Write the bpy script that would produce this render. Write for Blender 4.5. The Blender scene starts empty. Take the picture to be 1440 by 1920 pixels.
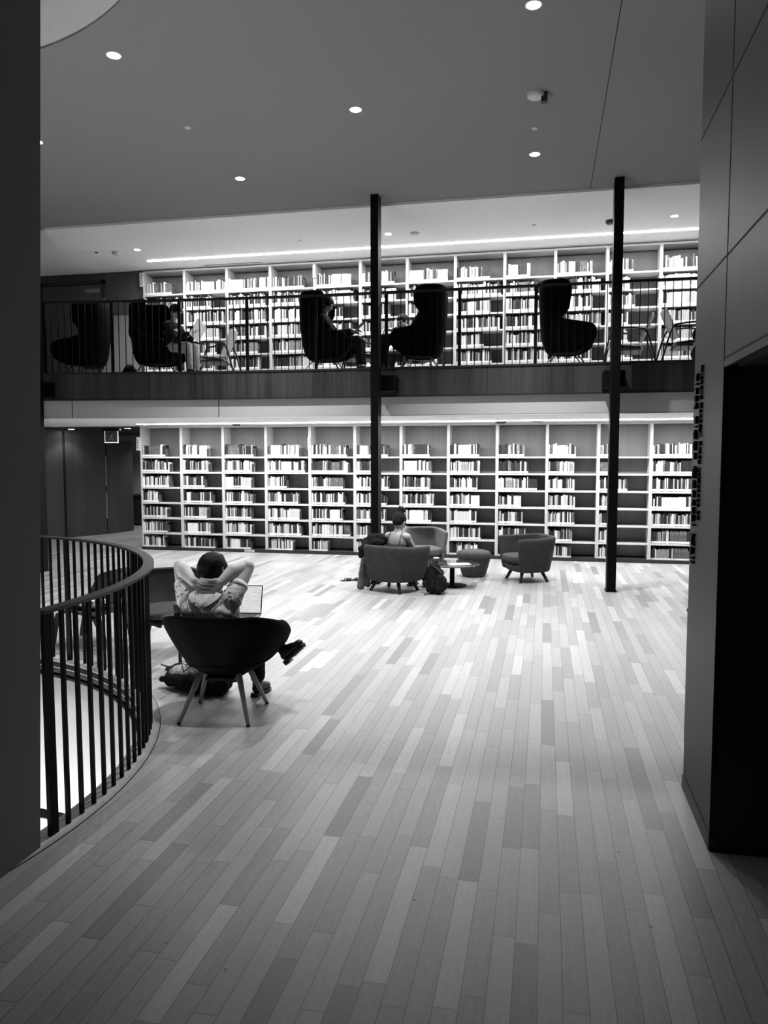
import bpy, bmesh, math, random
from mathutils import Vector, Matrix, Euler
sc = bpy.context.scene
C = sc.collection
PI = math.pi
random.seed(7)
V = Vector

# ------------------------------------------------------------------ materials
MATS = {}
class NT:
    def __init__(s, name):
        s.m = bpy.data.materials.new(name); s.m.use_nodes = True
        s.t = s.m.node_tree; s.n = s.t.nodes; s.l = s.t.links
        s.b = s.n['Principled BSDF']
        MATS[name] = s.m
    def node(s, ty, **k):
        x = s.n.new(ty)
        for a, v in k.items(): setattr(x, a, v)
        return x
    def put(s, sock, v):
        if hasattr(v, 'is_output') or isinstance(v, bpy.types.NodeSocket): s.l.new(v, sock)
        else: sock.default_value = v
    def math(s, op, a, b=None, c=None):
        x = s.node('ShaderNodeMath', operation=op)
        s.put(x.inputs[0], a)
        if b is not None: s.put(x.inputs[1], b)
        if c is not None: s.put(x.inputs[2], c)
        return x.outputs[0]
    def xyz(s):
        tc = s.node('ShaderNodeTexCoord'); sp = s.node('ShaderNodeSeparateXYZ')
        s.l.new(tc.outputs['Object'], sp.inputs[0]); return tc.outputs['Object'], sp.outputs
    def comb(s, x, y, z):
        c = s.node('ShaderNodeCombineXYZ')
        for i, v in enumerate((x, y, z)): s.put(c.inputs[i], v)
        return c.outputs[0]
    def noise(s, vec, scale, detail=2, rough=.5, mapscale=None):
        if mapscale:
            mp = s.node('ShaderNodeMapping'); s.l.new(vec, mp.inputs[0]); mp.inputs['Scale'].default_value = mapscale; vec = mp.outputs[0]
        x = s.node('ShaderNodeTexNoise'); s.l.new(vec, x.inputs['Vector'])
        x.inputs['Scale'].default_value = scale; x.inputs['Detail'].default_value = detail; x.inputs['Roughness'].default_value = rough
        return x.outputs['Fac']
    def ramp(s, fac, pts, const=False):
        r = s.node('ShaderNodeValToRGB'); s.l.new(fac, r.inputs[0])
        if const: r.color_ramp.interpolation = 'CONSTANT'
        e = r.color_ramp.elements
        while len(e) < len(pts): e.new(.5)
        for i, (p, g) in enumerate(pts): e[i].position = p; e[i].color = (g, g, g, 1)
        return r.outputs['Color']
    def bump(s, h, strength=.2, dist=.002):
        b = s.node('ShaderNodeBump'); b.inputs['Strength'].default_value = strength; b.inputs['Distance'].default_value = dist
        s.l.new(h, b.inputs['Height']); s.l.new(b.outputs[0], s.b.inputs['Normal'])
    def fin(s, col, rough=.5, metal=0, spec=.5):
        if isinstance(col, (int, float)): s.b.inputs['Base Color'].default_value = (col, col, col, 1)
        else: s.l.new(col, s.b.inputs['Base Color'])
        s.put(s.b.inputs['Roughness'], rough); s.b.inputs['Metallic'].default_value = metal
        s.b.inputs['Specular IOR Level'].default_value = spec
        return s.m

def plain(name, g, rough=.5, metal=0, spec=.5, var=.06, scale=20):
    t = NT(name); v, _ = t.xyz()
    f = t.noise(v, scale, 3)
    return t.fin(t.ramp(f, [(.3, g*(1-var)), (.7, g*(1+var))]), rough, metal, spec)
def fabric(name, g, scale=260, amp=.35, spec=.15):
    t = NT(name); v, _ = t.xyz()
    f = t.noise(v, scale, 2, .7); f2 = t.noise(v, 9, 2)
    a = t.math('ADD', t.math('MULTIPLY', f, .75), t.math('MULTIPLY', f2, .25))
    t.bump(f, .35, .0015)
    return t.fin(t.ramp(a, [(.35, g*(1-amp)), (.65, g*(1+amp))]), .95, 0, spec)
def veneer(name, g, axis='z', amp=.25, rough=.5, scale=1.0, spec=.4):
    t = NT(name); v, _ = t.xyz()
    ms = {'z': (60, 60, 1.2), 'x': (1.2, 60, 60), 'y': (60, 1.2, 60)}[axis]
    f = t.noise(v, scale, 4, .6, ms)
    ms2 = tuple(a*.09 for a in ms)
    f2 = t.noise(v, scale, 2, .5, ms2)
    a = t.math('ADD', t.math('MULTIPLY', f, .5), t.math('MULTIPLY', f2, .5))
    t.bump(f, .08, .001)
    return t.fin(t.ramp(a, [(.36, g*(1-amp)), (.64, g*(1+amp))]), rough, 0, spec)
def emis(name, strength, g=1):
    t = NT(name); t.fin(.8, .5)
    t.b.inputs['Emission Color'].default_value = (g, g, g, 1); t.b.inputs['Emission Strength'].default_value = strength
    return t.m

# floor planks
def plank_mat():
    t = NT('oak_planks'); v, o = t.xyz()
    W = .0805
    xs = t.math('DIVIDE', o[0], W); row = t.math('FLOOR', xs); fx = t.math('FRACT', xs)
    wn = t.node('ShaderNodeTexWhiteNoise', noise_dimensions='1D'); t.l.new(row, wn.inputs['W'])
    L = t.math('ADD', t.math('MULTIPLY', wn.outputs['Value'], .45), .60)
    ys = t.math('ADD', t.math('DIVIDE', o[1], L), t.math('MULTIPLY', wn.outputs['Value'], 37.3))
    pl = t.math('FLOOR', ys); fy = t.math('FRACT', ys)
    w2 = t.node('ShaderNodeTexWhiteNoise', noise_dimensions='3D'); t.l.new(t.comb(row, pl, 3.1), w2.inputs['Vector'])
    tone = w2.outputs['Value']
    # grain, offset per plank
    gx = t.math('ADD', t.math('MULTIPLY', o[0], 75), t.math('MULTIPLY', tone, 91))
    gy = t.math('ADD', t.math('MULTIPLY', o[1], 2.6), t.math('MULTIPLY', tone, 57))
    gv = t.comb(gx, gy, t.math('MULTIPLY', tone, 13))
    g1 = t.noise(gv, 1.0, 5, .65)
    g2v = t.comb(t.math('MULTIPLY', gx, 4.0), t.math('MULTIPLY', gy, 7.0), 0)
    g2 = t.noise(g2v, 1.0, 3, .7)
    base = t.ramp(tone, [(0, .20), (.12, .30), (.5, .355), (.88, .40), (1, .50)])
    k = t.math('ADD', .36, t.math('ADD', t.math('MULTIPLY', g1, .48), t.math('MULTIPLY', g2, .80)))
    # dark knots / specks
    vo = t.node('ShaderNodeTexVoronoi', feature='F1'); t.l.new(v, vo.inputs['Vector']); vo.inputs['Scale'].default_value = 3.3
    sp = t.math('GREATER_THAN', vo.outputs['Distance'], .028)
    k = t.math('MULTIPLY', k, t.math('ADD', .45, t.math('MULTIPLY', sp, .55)))
    ex = t.math('LESS_THAN', t.math('ABSOLUTE', t.math('SUBTRACT', fx, .5)), .482)
    ey = t.math('GREATER_THAN', t.math('MULTIPLY', fy, L), .0028)
    gap = t.math('MULTIPLY', ex, ey)
    k = t.math('MULTIPLY', k, t.math('ADD', .38, t.math('MULTIPLY', gap, .62)))
    mx = t.node('ShaderNodeMix', data_type='RGBA', blend_type='MULTIPLY'); mx.inputs[0].default_value = 1
    t.l.new(base, mx.inputs[6])
    t.l.new(t.comb(k, k, k), mx.inputs[7])
    h = t.math('ADD', t.math('MULTIPLY', gap, 1.0), t.math('MULTIPLY', g2, .15))
    t.bump(h, .25, .002)
    rg = t.math('ADD', .33, t.math('MULTIPLY', g1, .16))
    return t.fin(mx.outputs[2], rg, 0, .45)
plank_mat()
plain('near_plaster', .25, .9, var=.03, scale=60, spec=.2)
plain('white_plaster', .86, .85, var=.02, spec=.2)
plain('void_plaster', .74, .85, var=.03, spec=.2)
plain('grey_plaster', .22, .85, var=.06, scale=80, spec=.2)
plain('soft_white', .62, .7, var=.02)
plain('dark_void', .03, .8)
veneer('wood_panel', .028, 'z', .18)
veneer('wood_panel_dark', .028, 'z', .25)
veneer('wood_fascia', .05, 'z', .6)
veneer('wood_corridor', .07, 'z', .25)
veneer('shelf_pale', .52, 'z', .05, .5)
veneer('shelf_board', .56, 'x', .05, .5)
veneer('shelf_back', .165, 'z', .14, .6)
veneer('leg_wood', .42, 'z', .2, .45)
veneer('leg_dark', .025, 'z', .2, .5)
plain('plinth', .02, .5)
plain('black_steel', .004, .55, 0, .1, var=.2)
plain('rail_steel', .012, .45, 0, .35, var=.2)
plain('seam', .008, .8)
fabric('shell_black', .005, spec=.08)
fabric('shell_grey', .055)
fabric('tub_grey', .06)
fabric('tub_light', .13)
fabric('pouf_grey', .075)
fabric('wing_black', .0035, spec=.04)
fabric('jacket_black', .012)
fabric('denim', .12, 400, .5)
fabric('camisole', .04)
fabric('trousers_black', .012)
fabric('trousers_light', .42)
fabric('bag_black', .014, 300, .6)
fabric('bag_canvas', .48, 200, .5)
plain('boot_leather', .01, .38, 0, .5)
plain('skin', .58, .5, 0, .35, var=.04, scale=12)
plain('skin_mid', .36, .5, 0, .35, var=.04, scale=12)
plain('lip_tone', .16, .5)
plain('paper', .80, .8, var=.02)
plain('plastic_white', .6, .4)
plain('plastic_dark', .03, .4)
plain('metal_grey', .35, .35, .8)
plain('glass_black', .02, .04, 0, 1.0, var=.01)
plain('ply_light', .34, .45)
emis('lamp_glow', 60)
emis('strip_glow', 22)
emis('exit_glow', .9)
def nail(): 
    plain('nail_dark', .03, .3)
nail()
def hair():
    t = NT('hair_dark'); v, _ = t.xyz()
    f = t.noise(v, 1, 4, .7, (200, 200, 14)); t.bump(f, .5, .002)
    t.fin(t.ramp(f, [(.35, .003), (.7, .010)]), .6, 0, .15)
hair()
def floral():
    t = NT('floral_cotton'); v, _ = t.xyz()
    a = t.noise(v, 22, 3, .7); b = t.noise(v, 90, 3, .7)
    m = t.math('ADD', t.math('MULTIPLY', a, .62), t.math('MULTIPLY', b, .38))
    f2 = t.noise(v, 14, 2); t.bump(f2, .5, .01)
    t.fin(t.ramp(m, [(.0, .02), (.39, .03), (.425, .35), (.45, .80), (1, .85)]), .8, 0, .2)
floral()
def pattern():
    t = NT('patterned_cushion'); v, _ = t.xyz()
    m = t.noise(v, 26, 2, .6)
    t.fin(t.ramp(m, [(.0, .02), (.48, .03), (.52, .55), (1, .6)]), .9, 0, .2)
pattern()
def screen():
    t = NT('screen_page'); v, o = t.xyz()
    ln = t.math('FRACT', t.math('MULTIPLY', o[2], 62))
    on = t.math('LESS_THAN', ln, .22)
    n = t.noise(v, 1, 1, .5, (16, 4, 62))
    nn = t.math('GREATER_THAN', n, .47)
    k = t.math('SUBTRACT', 1, t.math('MULTIPLY', t.math('MULTIPLY', on, nn), .45))
    t.fin(t.comb(k, k, k), .35)
    t.l.new(t.comb(k, k, k), t.b.inputs['Emission Color']); t.b.inputs['Emission Strength'].default_value = .42
screen()
def bookmat(name, g, g2, amt=.5):
    # cloth / printed cover with title blocks; varies along height and from book to book
    t = NT(name); v, o = t.xyz()
    n = t.noise(v, 1, 1, .5, (60, 1, 14))
    n2 = t.noise(v, 1, 2, .6, (120, 3, 150))
    hi = t.math('GREATER_THAN', n, 1-amt*.9)
    tx = t.math('GREATER_THAN', n2, .56)
    f = t.math('MAXIMUM', t.math('MULTIPLY', hi, .55), t.math('MULTIPLY', tx, .30))
    t.fin(t.ramp(f, [(0, g), (1, g2)]), .45, 0, .4)
bookmat('book_white', .78, .45, .35); bookmat('book_cream', .62, .25, .4); bookmat('book_pale', .42, .7, .4)
bookmat('book_mid', .22, .5, .45); bookmat('book_slate', .09, .35, .45); bookmat('book_dark', .02, .2, .36); bookmat('book_black', .008, .15, .3)
plain('page_edges', .5, .9); plain('call_label', .82, .7, var=.01)
BM_ = ['book_white', 'book_cream', 'book_pale', 'book_mid', 'book_slate', 'book_dark', 'book_black']
TONE = ['white', 'cream', 'pale grey', 'mid grey', 'slate', 'dark', 'black']

# ------------------------------------------------------------------ geometry helpers
def link(o, parent=None):
    C.objects.link(o)
    if parent: o.parent = parent
    return o
def tag(o, label=None, cat=None, group=None, kind=None):
    if label: o['label'] = label
    if cat: o['category'] = cat
    if group: o['group'] = group
    if kind: o['kind'] = kind
    return o
def empty(name, loc=(0, 0, 0), rz=0):
    o = bpy.data.objects.new(name, None); o.location = loc; o.rotation_euler = (0, 0, rz); o.empty_display_size = .1
    return link(o)
class MB:
    def __init__(s): s.b = bmesh.new()
    def box(s, x0, x1, y0, y1, z0, z1, mi=0, M=None):
        vs = [V((x, y, z)) for z in (z0, z1) for (x, y) in ((x0, y0), (x1, y0), (x1, y1), (x0, y1))]
        if M: vs = [M @ v for v in vs]
        vs = [s.b.verts.new(v) for v in vs]
        for f in ((3, 2, 1, 0), (4, 5, 6, 7), (0, 1, 5, 4), (1, 2, 6, 5), (2, 3, 7, 6), (3, 0, 4, 7)):
            fc = s.b.faces.new([vs[i] for i in f]); fc.material_index = mi
        return s
    def quad(s, pts, mi=0):
        f = s.b.faces.new([s.b.verts.new(p) for p in pts]); f.material_index = mi; return s
    def tube(s, p0, p1, r0, r1=None, n=12, mi=0):
        r1 = r0 if r1 is None else r1
        p0 = V(p0); p1 = V(p1); d = (p1-p0).normalized()
        a = d.orthogonal().normalized(); b = d.cross(a)
        R = []
        for p, r in ((p0, r0), (p1, r1)):
            R.append([s.b.verts.new(p+(a*math.cos(2*PI*i/n)+b*math.sin(2*PI*i/n))*r) for i in range(n)])
        for i in range(n):
            f = s.b.faces.new([R[0][i], R[0][(i+1) % n], R[1][(i+1) % n], R[1][i]]); f.smooth = n > 6; f.material_index = mi
        s.b.faces.new(R[0][::-1]).material_index = mi; s.b.faces.new(R[1]).material_index = mi
        return s
    def path(s, pts, r, n=8, mi=0, closed=False):
        pts = [V(p) for p in pts]
        rings = []
        N = len(pts)
        prev = None
        for i, p in enumerate(pts):
            if i == 0: d = pts[1]-pts[0]
            elif i == N-1: d = pts[-1]-pts[-2]
            else: d = pts[i+1]-pts[i-1]
            d.normalize()
            a = d.orthogonal().normalized() if prev is None else (prev-d*prev.dot(d)).normalized()
            prev = a; b = d.cross(a)
            rr = r[i] if isinstance(r, (list, tuple)) else r
            rings.append([s.b.verts.new(p+(a*math.cos(2*PI*k/n)+b*math.sin(2*PI*k/n))*rr) for k in range(n)])
        for A, B in zip(rings, rings[1:]):
            for k in range(n):
                f = s.b.faces.new([A[k], A[(k+1) % n], B[(k+1) % n], B[k]]); f.smooth = True; f.material_index = mi
        s.b.faces.new(rings[0][::-1]).material_index = mi; s.b.faces.new(rings[-1]).material_index = mi
        return s
    def lathe(s, prof, c=(0, 0, 0), n=32, mi=0):
        c = V(c); R = []
        for r, z in prof:
            if r < 1e-5: R.append([s.b.verts.new(c+V((0, 0, z)))])
            else: R.append([s.b.verts.new(c+V((r*math.cos(2*PI*i/n), r*math.sin(2*PI*i/n), z))) for i in range(n)])
        for A, B in zip(R, R[1:]):
            for i in range(n):
                a = [A[0]] if len(A) == 1 else [A[i], A[(i+1) % n]]
                b = [B[0]] if len(B) == 1 else [B[(i+1) % n], B[i]]
                f = s.b.faces.new(a+b); f.smooth = True; f.material_index = mi
        return s
    def prism(s, poly, z0, z1, mi=0, M=None):
        lo = [V((x, y, z0)) for x, y in poly]; hi = [V((x, y, z1)) for x, y in poly]
        if M: lo = [M @ v for v in lo]; hi = [M @ v for v in hi]
        lo = [s.b.verts.new(v) for v in lo]; hi = [s.b.verts.new(v) for v in hi]
        n = len(poly)
        s.b.faces.new(lo[::-1]).material_index = mi; s.b.faces.new(hi).material_index = mi
        for i in range(n): s.b.faces.new([lo[i], lo[(i+1) % n], hi[(i+1) % n], hi[i]]).material_index = mi
        return s
    def ell(s, c, r, M=None, nu=20, nv=12, mi=0):
        res = bmesh.ops.create_uvsphere(s.b, u_segments=nu, v_segments=nv, radius=1)
        mt = Matrix.Translation(V(c)) @ (M.to_4x4() if M else Matrix()) @ Matrix.Diagonal((*r, 1))
        bmesh.ops.transform(s.b, matrix=mt, verts=res['verts'])
        for v in res['verts']:
            for f in v.link_faces: f.smooth = True; f.material_index = mi
        return s
    def build(s, name, mats, parent=None, bevel=0, sub=0, smooth=False):
        bmesh.ops.recalc_face_normals(s.b, faces=s.b.faces[:])
        me = bpy.data.meshes.new(name)
        if smooth:
            for f in s.b.faces: f.smooth = True
        s.b.to_mesh(me); s.b.free()
        for m in ([mats] if isinstance(mats, str) else mats): me.materials.append(MATS[m])
        o = bpy.data.objects.new(name, me)
        if bevel:
            b = o.modifiers.new('bevel', 'BEVEL'); b.width = bevel; b.segments = 2; b.limit_method = 'ANGLE'; b.angle_limit = .6
        if sub:
            b = o.modifiers.new('sub', 'SUBSURF'); b.levels = sub; b.render_levels = sub
        return link(o, parent)
def copy_tree(o, parent=None):
    c = o.copy(); C.objects.link(c); c.parent = parent
    for ch in [x for x in KIDS.get(o.name, [])]: copy_tree(ch, c)
    return c
KIDS = {}
def reg(o):
    KIDS[o.name] = [x for x in C.objects if x.parent == o]
    for x in KIDS[o.name]: reg(x)
    return o
def struct(o): o['kind'] = 'structure'; return o
def basis(p0, fwd):
    f = V(fwd).normalized(); r = f.cross(V((0, 0, 1))).normalized()
    return f, r

# ------------------------------------------------------------------ setting
H = 1.72
CX, CY, RV = -4.84, 3.15, 2.60          # stair void
def holed(name, x0, x1, y0, y1, z, cx, cy, r, mat, thick=0):
    b = bmesh.new(); n = 144
    angs = sorted(set([2*PI*i/n for i in range(n)]+[math.atan2(y-cy, x-cx) % (2*PI) for x in (x0, x1) for y in (y0, y1)]))
    I = []; O = []
    for a in angs:
        c, s = math.cos(a), math.sin(a)
        t = min([(x1-cx)/c if c > 1e-9 else 1e9, (x0-cx)/c if c < -1e-9 else 1e9, (y1-cy)/s if s > 1e-9 else 1e9, (y0-cy)/s if s < -1e-9 else 1e9])
        I.append(b.verts.new((cx+r*c, cy+r*s, z))); O.append(b.verts.new((cx+t*c, cy+t*s, z)))
    for i in range(len(angs)):
        j = (i+1) % len(angs); b.faces.new([I[i], O[i], O[j], I[j]])
    me = bpy.data.meshes.new(name); b.to_mesh(me); b.free(); me.materials.append(MATS[mat])
    o = bpy.data.objects.new(name, me)
    if thick:
        m = o.modifiers.new('t', 'SOLIDIFY'); m.thickness = abs(thick); m.offset = -1 if thick > 0 else 1
    return link(o)
struct(holed('floor', -12.5, 6, -2.2, 20, 0, CX, CY, RV, 'oak_planks', .06))
# void edge nosing + white lining wall going down, lower storey floor
def ring(name, r, z0, z1, mat, th, seg=144, cx=CX, cy=CY, parent=None):
    m = MB(); m.lathe([(r, z0), (r+th, z0), (r+th, z1), (r, z1), (r, z0)], (cx, cy, 0), seg)
    return m.build(name, mat, parent)
struct(ring('trim_1', RV-.012, -.006, .003, 'leg_wood', .135))
struct(ring('trim_4', RV-.010, -.10, -.006, 'wood_panel', .012))
struct(ring('trim_5', RV-.013, -.058, -.050, 'leg_wood', .004))
struct(ring('trim_3', RV+.123, .001, .0036, 'seam', .004))
struct(ring('trim_2', RV-.03, -.135, -.115, 'seam', .05))
struct(ring('wall_void', RV+.0, -3.4, -.14, 'void_plaster', .15))
m = MB(); m.box(CX-4, CX+4, CY-4, CY+4, -3.5, -3.4); struct(m.build('floor_lower', 'void_plaster'))
# ceilings
ZC = 5.20; ZF = 5.165
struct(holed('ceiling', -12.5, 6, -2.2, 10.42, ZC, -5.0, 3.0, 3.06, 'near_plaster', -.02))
struct(ring('wall_rooflight', 3.06, ZC+.001, 6.6, 'void_plaster', .12, 144, -5.0, 3.0))
m = MB(); m.box(-8.6, -1.4, -.6, 6.6, 6.6, 6.7); struct(m.build('ceiling_rooflight', 'void_plaster'))
m = MB(); m.box(-12.5, 6, 10.42, 13.6, ZF, ZF+.1); struct(m.build('ceiling_gallery', 'white_plaster'))
m = MB(); m.box(.515, .522, 3.5, 10.42, ZC-.003, ZC); struct(m.build('trim_ceiling_joint', 'seam'))
m = MB(); m.box(-2.16, .73, -2.2, .6, 2.95, 3.05); m.box(-2.16, .73, .5, .6, 2.95, ZC); struct(m.build('ceiling_passage_added', 'grey_plaster'))  # unseen low ceiling and drop, added to keep the foreground dark
# outer walls
m = MB(); m.box(-12.6, -12.5, -2.2, 20, 0, 6); struct(m.build('wall_left', 'wood_panel_dark'))
m = MB(); m.box(4.6, 4.7, 4.1, 20, 0, 6); struct(m.build('wall_right', 'wood_panel_dark'))
m = MB(); m.box(-12.5, 6, -2.3, -2.2, 0, 6); struct(m.build('wall_behind_added', 'wood_panel_dark'))  # unseen dark wall behind the camera, added to help darken the foreground
m = MB(); m.box(-7.40, 6, 13.32, 13.45, 0, 5.4); struct(m.build('wall_back', 'wood_panel_dark'))
m = MB(); m.box(-7.30, 6, 12.975, 13.32, 5.145, ZF+.01); m.box(-7.42, 6, 12.98, 13.32, 2.325, 2.6); struct(m.build('wall_bulkhead', 'white_plaster'))
# near left wall (slightly leaning edge, plain plaster)
def hexa(name, lo, hi, mat):
    m = MB(); b = m.b; a = [b.verts.new(p) for p in lo+hi]
    for f in ((3, 2, 1, 0), (4, 5, 6, 7), (0, 1, 5, 4), (1, 2, 6, 5), (2, 3, 7, 6), (3, 0, 4, 7)): b.faces.new([a[i] for i in f])
    return m.build(name, mat)
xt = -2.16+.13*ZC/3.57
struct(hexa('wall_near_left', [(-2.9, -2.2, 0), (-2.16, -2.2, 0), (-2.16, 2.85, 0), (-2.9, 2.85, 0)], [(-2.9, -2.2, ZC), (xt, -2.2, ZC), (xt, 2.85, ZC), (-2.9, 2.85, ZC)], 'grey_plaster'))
# near right wall: timber pier with side opening
XR = .73
m = MB(); m.box(XR, 3.2, 3.45, 4.1, 0, ZC); m.box(XR, 3.2, -2.2, 3.45, 2.115, ZC)
struct(m.build('wall_near_right', 'wood_panel'))
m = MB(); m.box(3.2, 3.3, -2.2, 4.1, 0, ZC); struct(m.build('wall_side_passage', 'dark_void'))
m = MB(); m.box(XR+.02, 3.2, 3.435, 3.449, .06, 2.1); m.box(XR+.0, 3.2, 3.43, 3.449, 0, .06); m.box(XR+.05, 3.2, -2.2, 3.44, 2.10, 2.114)
struct(m.build('wall_side_jamb', 'wood_panel_dark'))
m = MB()
for z, y0 in ((2.565, -1), (3.285, -1)): m.box(XR-.0015, XR+.001, y0, 4.1, z-.004, z+.004)
m.box(XR-.0015, XR+.001, 3.448, 3.456, 2.12, ZC); m.box(XR-.0015, XR+.001, -1, 3.46, 2.135, 2.143)
m.box(XR-.0015, XR+.001, 3.452, 3.458, .06, 2.14)
struct(m.build('trim_panel_joints', 'seam'))
m = MB(); m.box(XR-.006, XR-.001, 3.45, 4.1, 0, .07); struct(m.build('baseboard_right', 'wood_panel'))
m = MB(); m.box(XR-.004, XR, 3.435, 3.448, 0, 2.12); m.box(XR-.004, XR+.015, -1, 3.448, 2.10, 2.125); struct(m.build('trim_opening', 'wood_panel'))
# low dark cabinet beyond the pier
cab = empty('low_cabinet', (.82, 4.13, 0)); tag(cab, 'low dark wooden cabinet just behind the timber pier', 'cabinet')
m = MB(); m.box(0, .8, 0, .49, .05, .83); m.build('body', 'wood_panel_dark', cab, .004)
m = MB(); m.box(-.004, .8, -.004, .494, .83, .85); m.build('top', 'wood_panel_dark', cab, .003)
m = MB(); m.box(.02, .78, .02, .47, 0, .05); m.build('plinth', 'plinth', cab)

# wall lettering
def txt_mesh(txt, size, ext):
    cu = bpy.data.curves.new('t', 'FONT'); cu.body = txt; cu.size = size; cu.extrude = ext/2
    o = bpy.data.objects.new('t', cu); C.objects.link(o)
    bpy.context.view_layer.update()
    me = bpy.data.meshes.new_from_object(o.evaluated_get(bpy.context.evaluated_depsgraph_get()))
    bpy.data.objects.remove(o); return me
def lettering(txt, size, y, z, ext, name, label, sx=1.0):
    root = empty(name, (XR-.001, y, z)); tag(root, label, 'lettering')
    mx = lambda me: max(v.co.x for v in me.vertices)
    full = mx(txt_mesh(txt, size, ext)); k = sx/full
    for i, ch in enumerate(txt):
        if ch == ' ': continue
        me = txt_mesh(ch, size, ext); off = mx(txt_mesh(txt[:i+1], size, ext))-mx(me)
        # text x -> world -z, text y -> world -y, thickness -> -x
        for v in me.vertices:
            x, yy, zz = v.co; v.co = (-ext/2+zz, -yy, -(x+off)*k)
        me.materials.clear(); me.materials.append(MATS['black_steel'])
        link(bpy.data.objects.new('letter', me), root)
lettering('First Floor Central Hall', .075, 4.01, 2.14, .014, 'wall_lettering', 'large black raised letters running down the timber pier, the line nearer its far edge', .94)
lettering('Michelle Yanhgyll Brady Lawrence 02', .05, 3.905, 2.165, .010, 'wall_lettering', 'smaller black raised letters running down the timber pier, line nearer the opening', .745)

# gallery (upper storey) slab, fascia, soffit
def gy(x):                                            # front line of the gallery, bowed a little towards the left
    return 10.6-(.40*((-2.3-x)/5.2)**2 if x < -2.3 else 0)
XS = [-9.3+.2*i for i in range(74)]
def strip(name, y0f, y1f, z0, z1, mat, xs=XS, parent=None):
    m = MB(); R = []
    for x in xs: R.append([m.b.verts.new(p) for p in ((x, y0f(x), z0), (x, y1f(x), z0), (x, y1f(x), z1), (x, y0f(x), z1))])
    for A, B in zip(R, R[1:]):
        for k in range(4): m.b.faces.new([A[k], A[(k+1) % 4], B[(k+1) % 4], B[k]])
    m.b.faces.new(R[0]); m.b.faces.new(R[-1][::-1])
    return m.build(name, mat, parent)
struct(strip('floor_gallery', lambda x: gy(x)+.03, lambda x: 13.32, 2.61, 2.985, 'oak_planks'))
struct(strip('wall_fascia', lambda x: gy(x), lambda x: gy(x)+.03, 2.60, 2.975, 'wood_fascia'))
struct(strip('trim_fascia_top', lambda x: gy(x)-.015, lambda x: gy(x)+.09, 2.975, 3.0, 'plinth'))
struct(strip('trim_fascia_foot', lambda x: gy(x)-.008, lambda x: gy(x)+.03, 2.585, 2.60, 'plinth'))
struct(strip('wall_soffit_band', lambda x: gy(x)+.05, lambda x: gy(x)+.08, 2.325, 2.585, 'soft_white'))
struct(strip('ceiling_lower', lambda x: gy(x)+.05, lambda x: 13.0, 2.315, 2.33, 'white_plaster'))
for i, x in enumerate((-5.79, -4.11, -2.45, -.80, .86)):
    m = MB(); m.box(x-.005, x+.005, gy(x)-.003, gy(x)+.002, 2.60, 2.975); struct(m.build('trim_fascia_joint', 'seam'))
for x in (-7.02, -4.75):
    m = MB(); m.box(x-.005, x+.005, gy(x)+.047, gy(x)+.052, 2.33, 2.585); struct(m.build('trim_band_joint', 'seam'))

# columns
def column(x0, x1, y0, y1, label):
    o = empty('steel_column', ((x0+x1)/2, (y0+y1)/2, 0)); tag(o, label, 'column')
    w = (x1-x0)/2; d = (y1-y0)/2
    m = MB(); m.box(-w, w, -d, d, .012, ZC-.002); m.build('shaft', 'black_steel', o, .004)
    m = MB(); m.box(-w-.012, w+.012, -d-.012, d+.012, 0, .012); m.build('base_plate', 'black_steel', o)
    return o
c1 = column(-2.315, -2.21, 10.02, 10.22, 'black steel column behind the seated person with the hair bun')
c2 = column(.795, .91, 10.05, 10.25, 'black steel column standing clear on the floor near the timber pier')
c3 = column(-7.75, -7.42, 9.95, 10.2, 'broad black steel column at the left beyond the curved railing')
for c, x0, x1 in ((c1, -.085, .22), (c2, -.13, .14), (c3, -.1, .36)):
    m = MB(); y1 = gy(c.location.x)-c.location.y
    m.box(x0, x1, .12, y1-.001, 2.635, 2.85); m.build('bracket', 'black_steel', c)

# gallery railing
rail = empty('gallery_railing', (0, gy(0), 3.0)); tag(rail, 'black metal railing with thin balusters along the upper gallery edge', 'railing')
RX, RY = rail.location.x, rail.location.y
def loc_strip(x): return gy(x)-RY
m = MB(); pts = [V((x, gy(x)+.035-RY, 1.05)) for x in XS]; R = []
for p in pts: R.append([m.b.verts.new(p+V(d)) for d in ((0, -.025, -.022), (0, .025, -.022), (0, .025, .012), (0, -.025, .012))])
for A, B in zip(R, R[1:]):
    for k in range(4): m.b.faces.new([A[k], A[(k+1) % 4], B[(k+1) % 4], B[k]])
m.b.faces.new(R[0]); m.b.faces.new(R[-1][::-1]); m.build('handrail', 'rail_steel', rail)
px = -7.40-1.035*1
posts = [px+1.035*i for i in range(12)]
bal = 0
for x in posts:
    m = MB(); y = gy(x)+.035-RY; m.box(x-.022, x+.022, y-.01, y+.01, 0, 1.03); m.build('post', 'black_steel', rail)
allb = [(x+1.035*k/10) for x in posts for k in range(1, 10)]
for x in allb[:100]:
    m = MB(); y = gy(x)+.035-RY; m.box(x-.005, x+.005, y-.005, y+.005, 0, 1.03); m.build('baluster', 'black_steel', rail)
m = MB()
for x in allb[100:]:
    y = gy(x)+.035-RY; m.box(x-.005, x+.005, y-.005, y+.005, 0, 1.03)
tag(m.build('baluster', 'black_steel', rail), kind='stuff')

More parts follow.
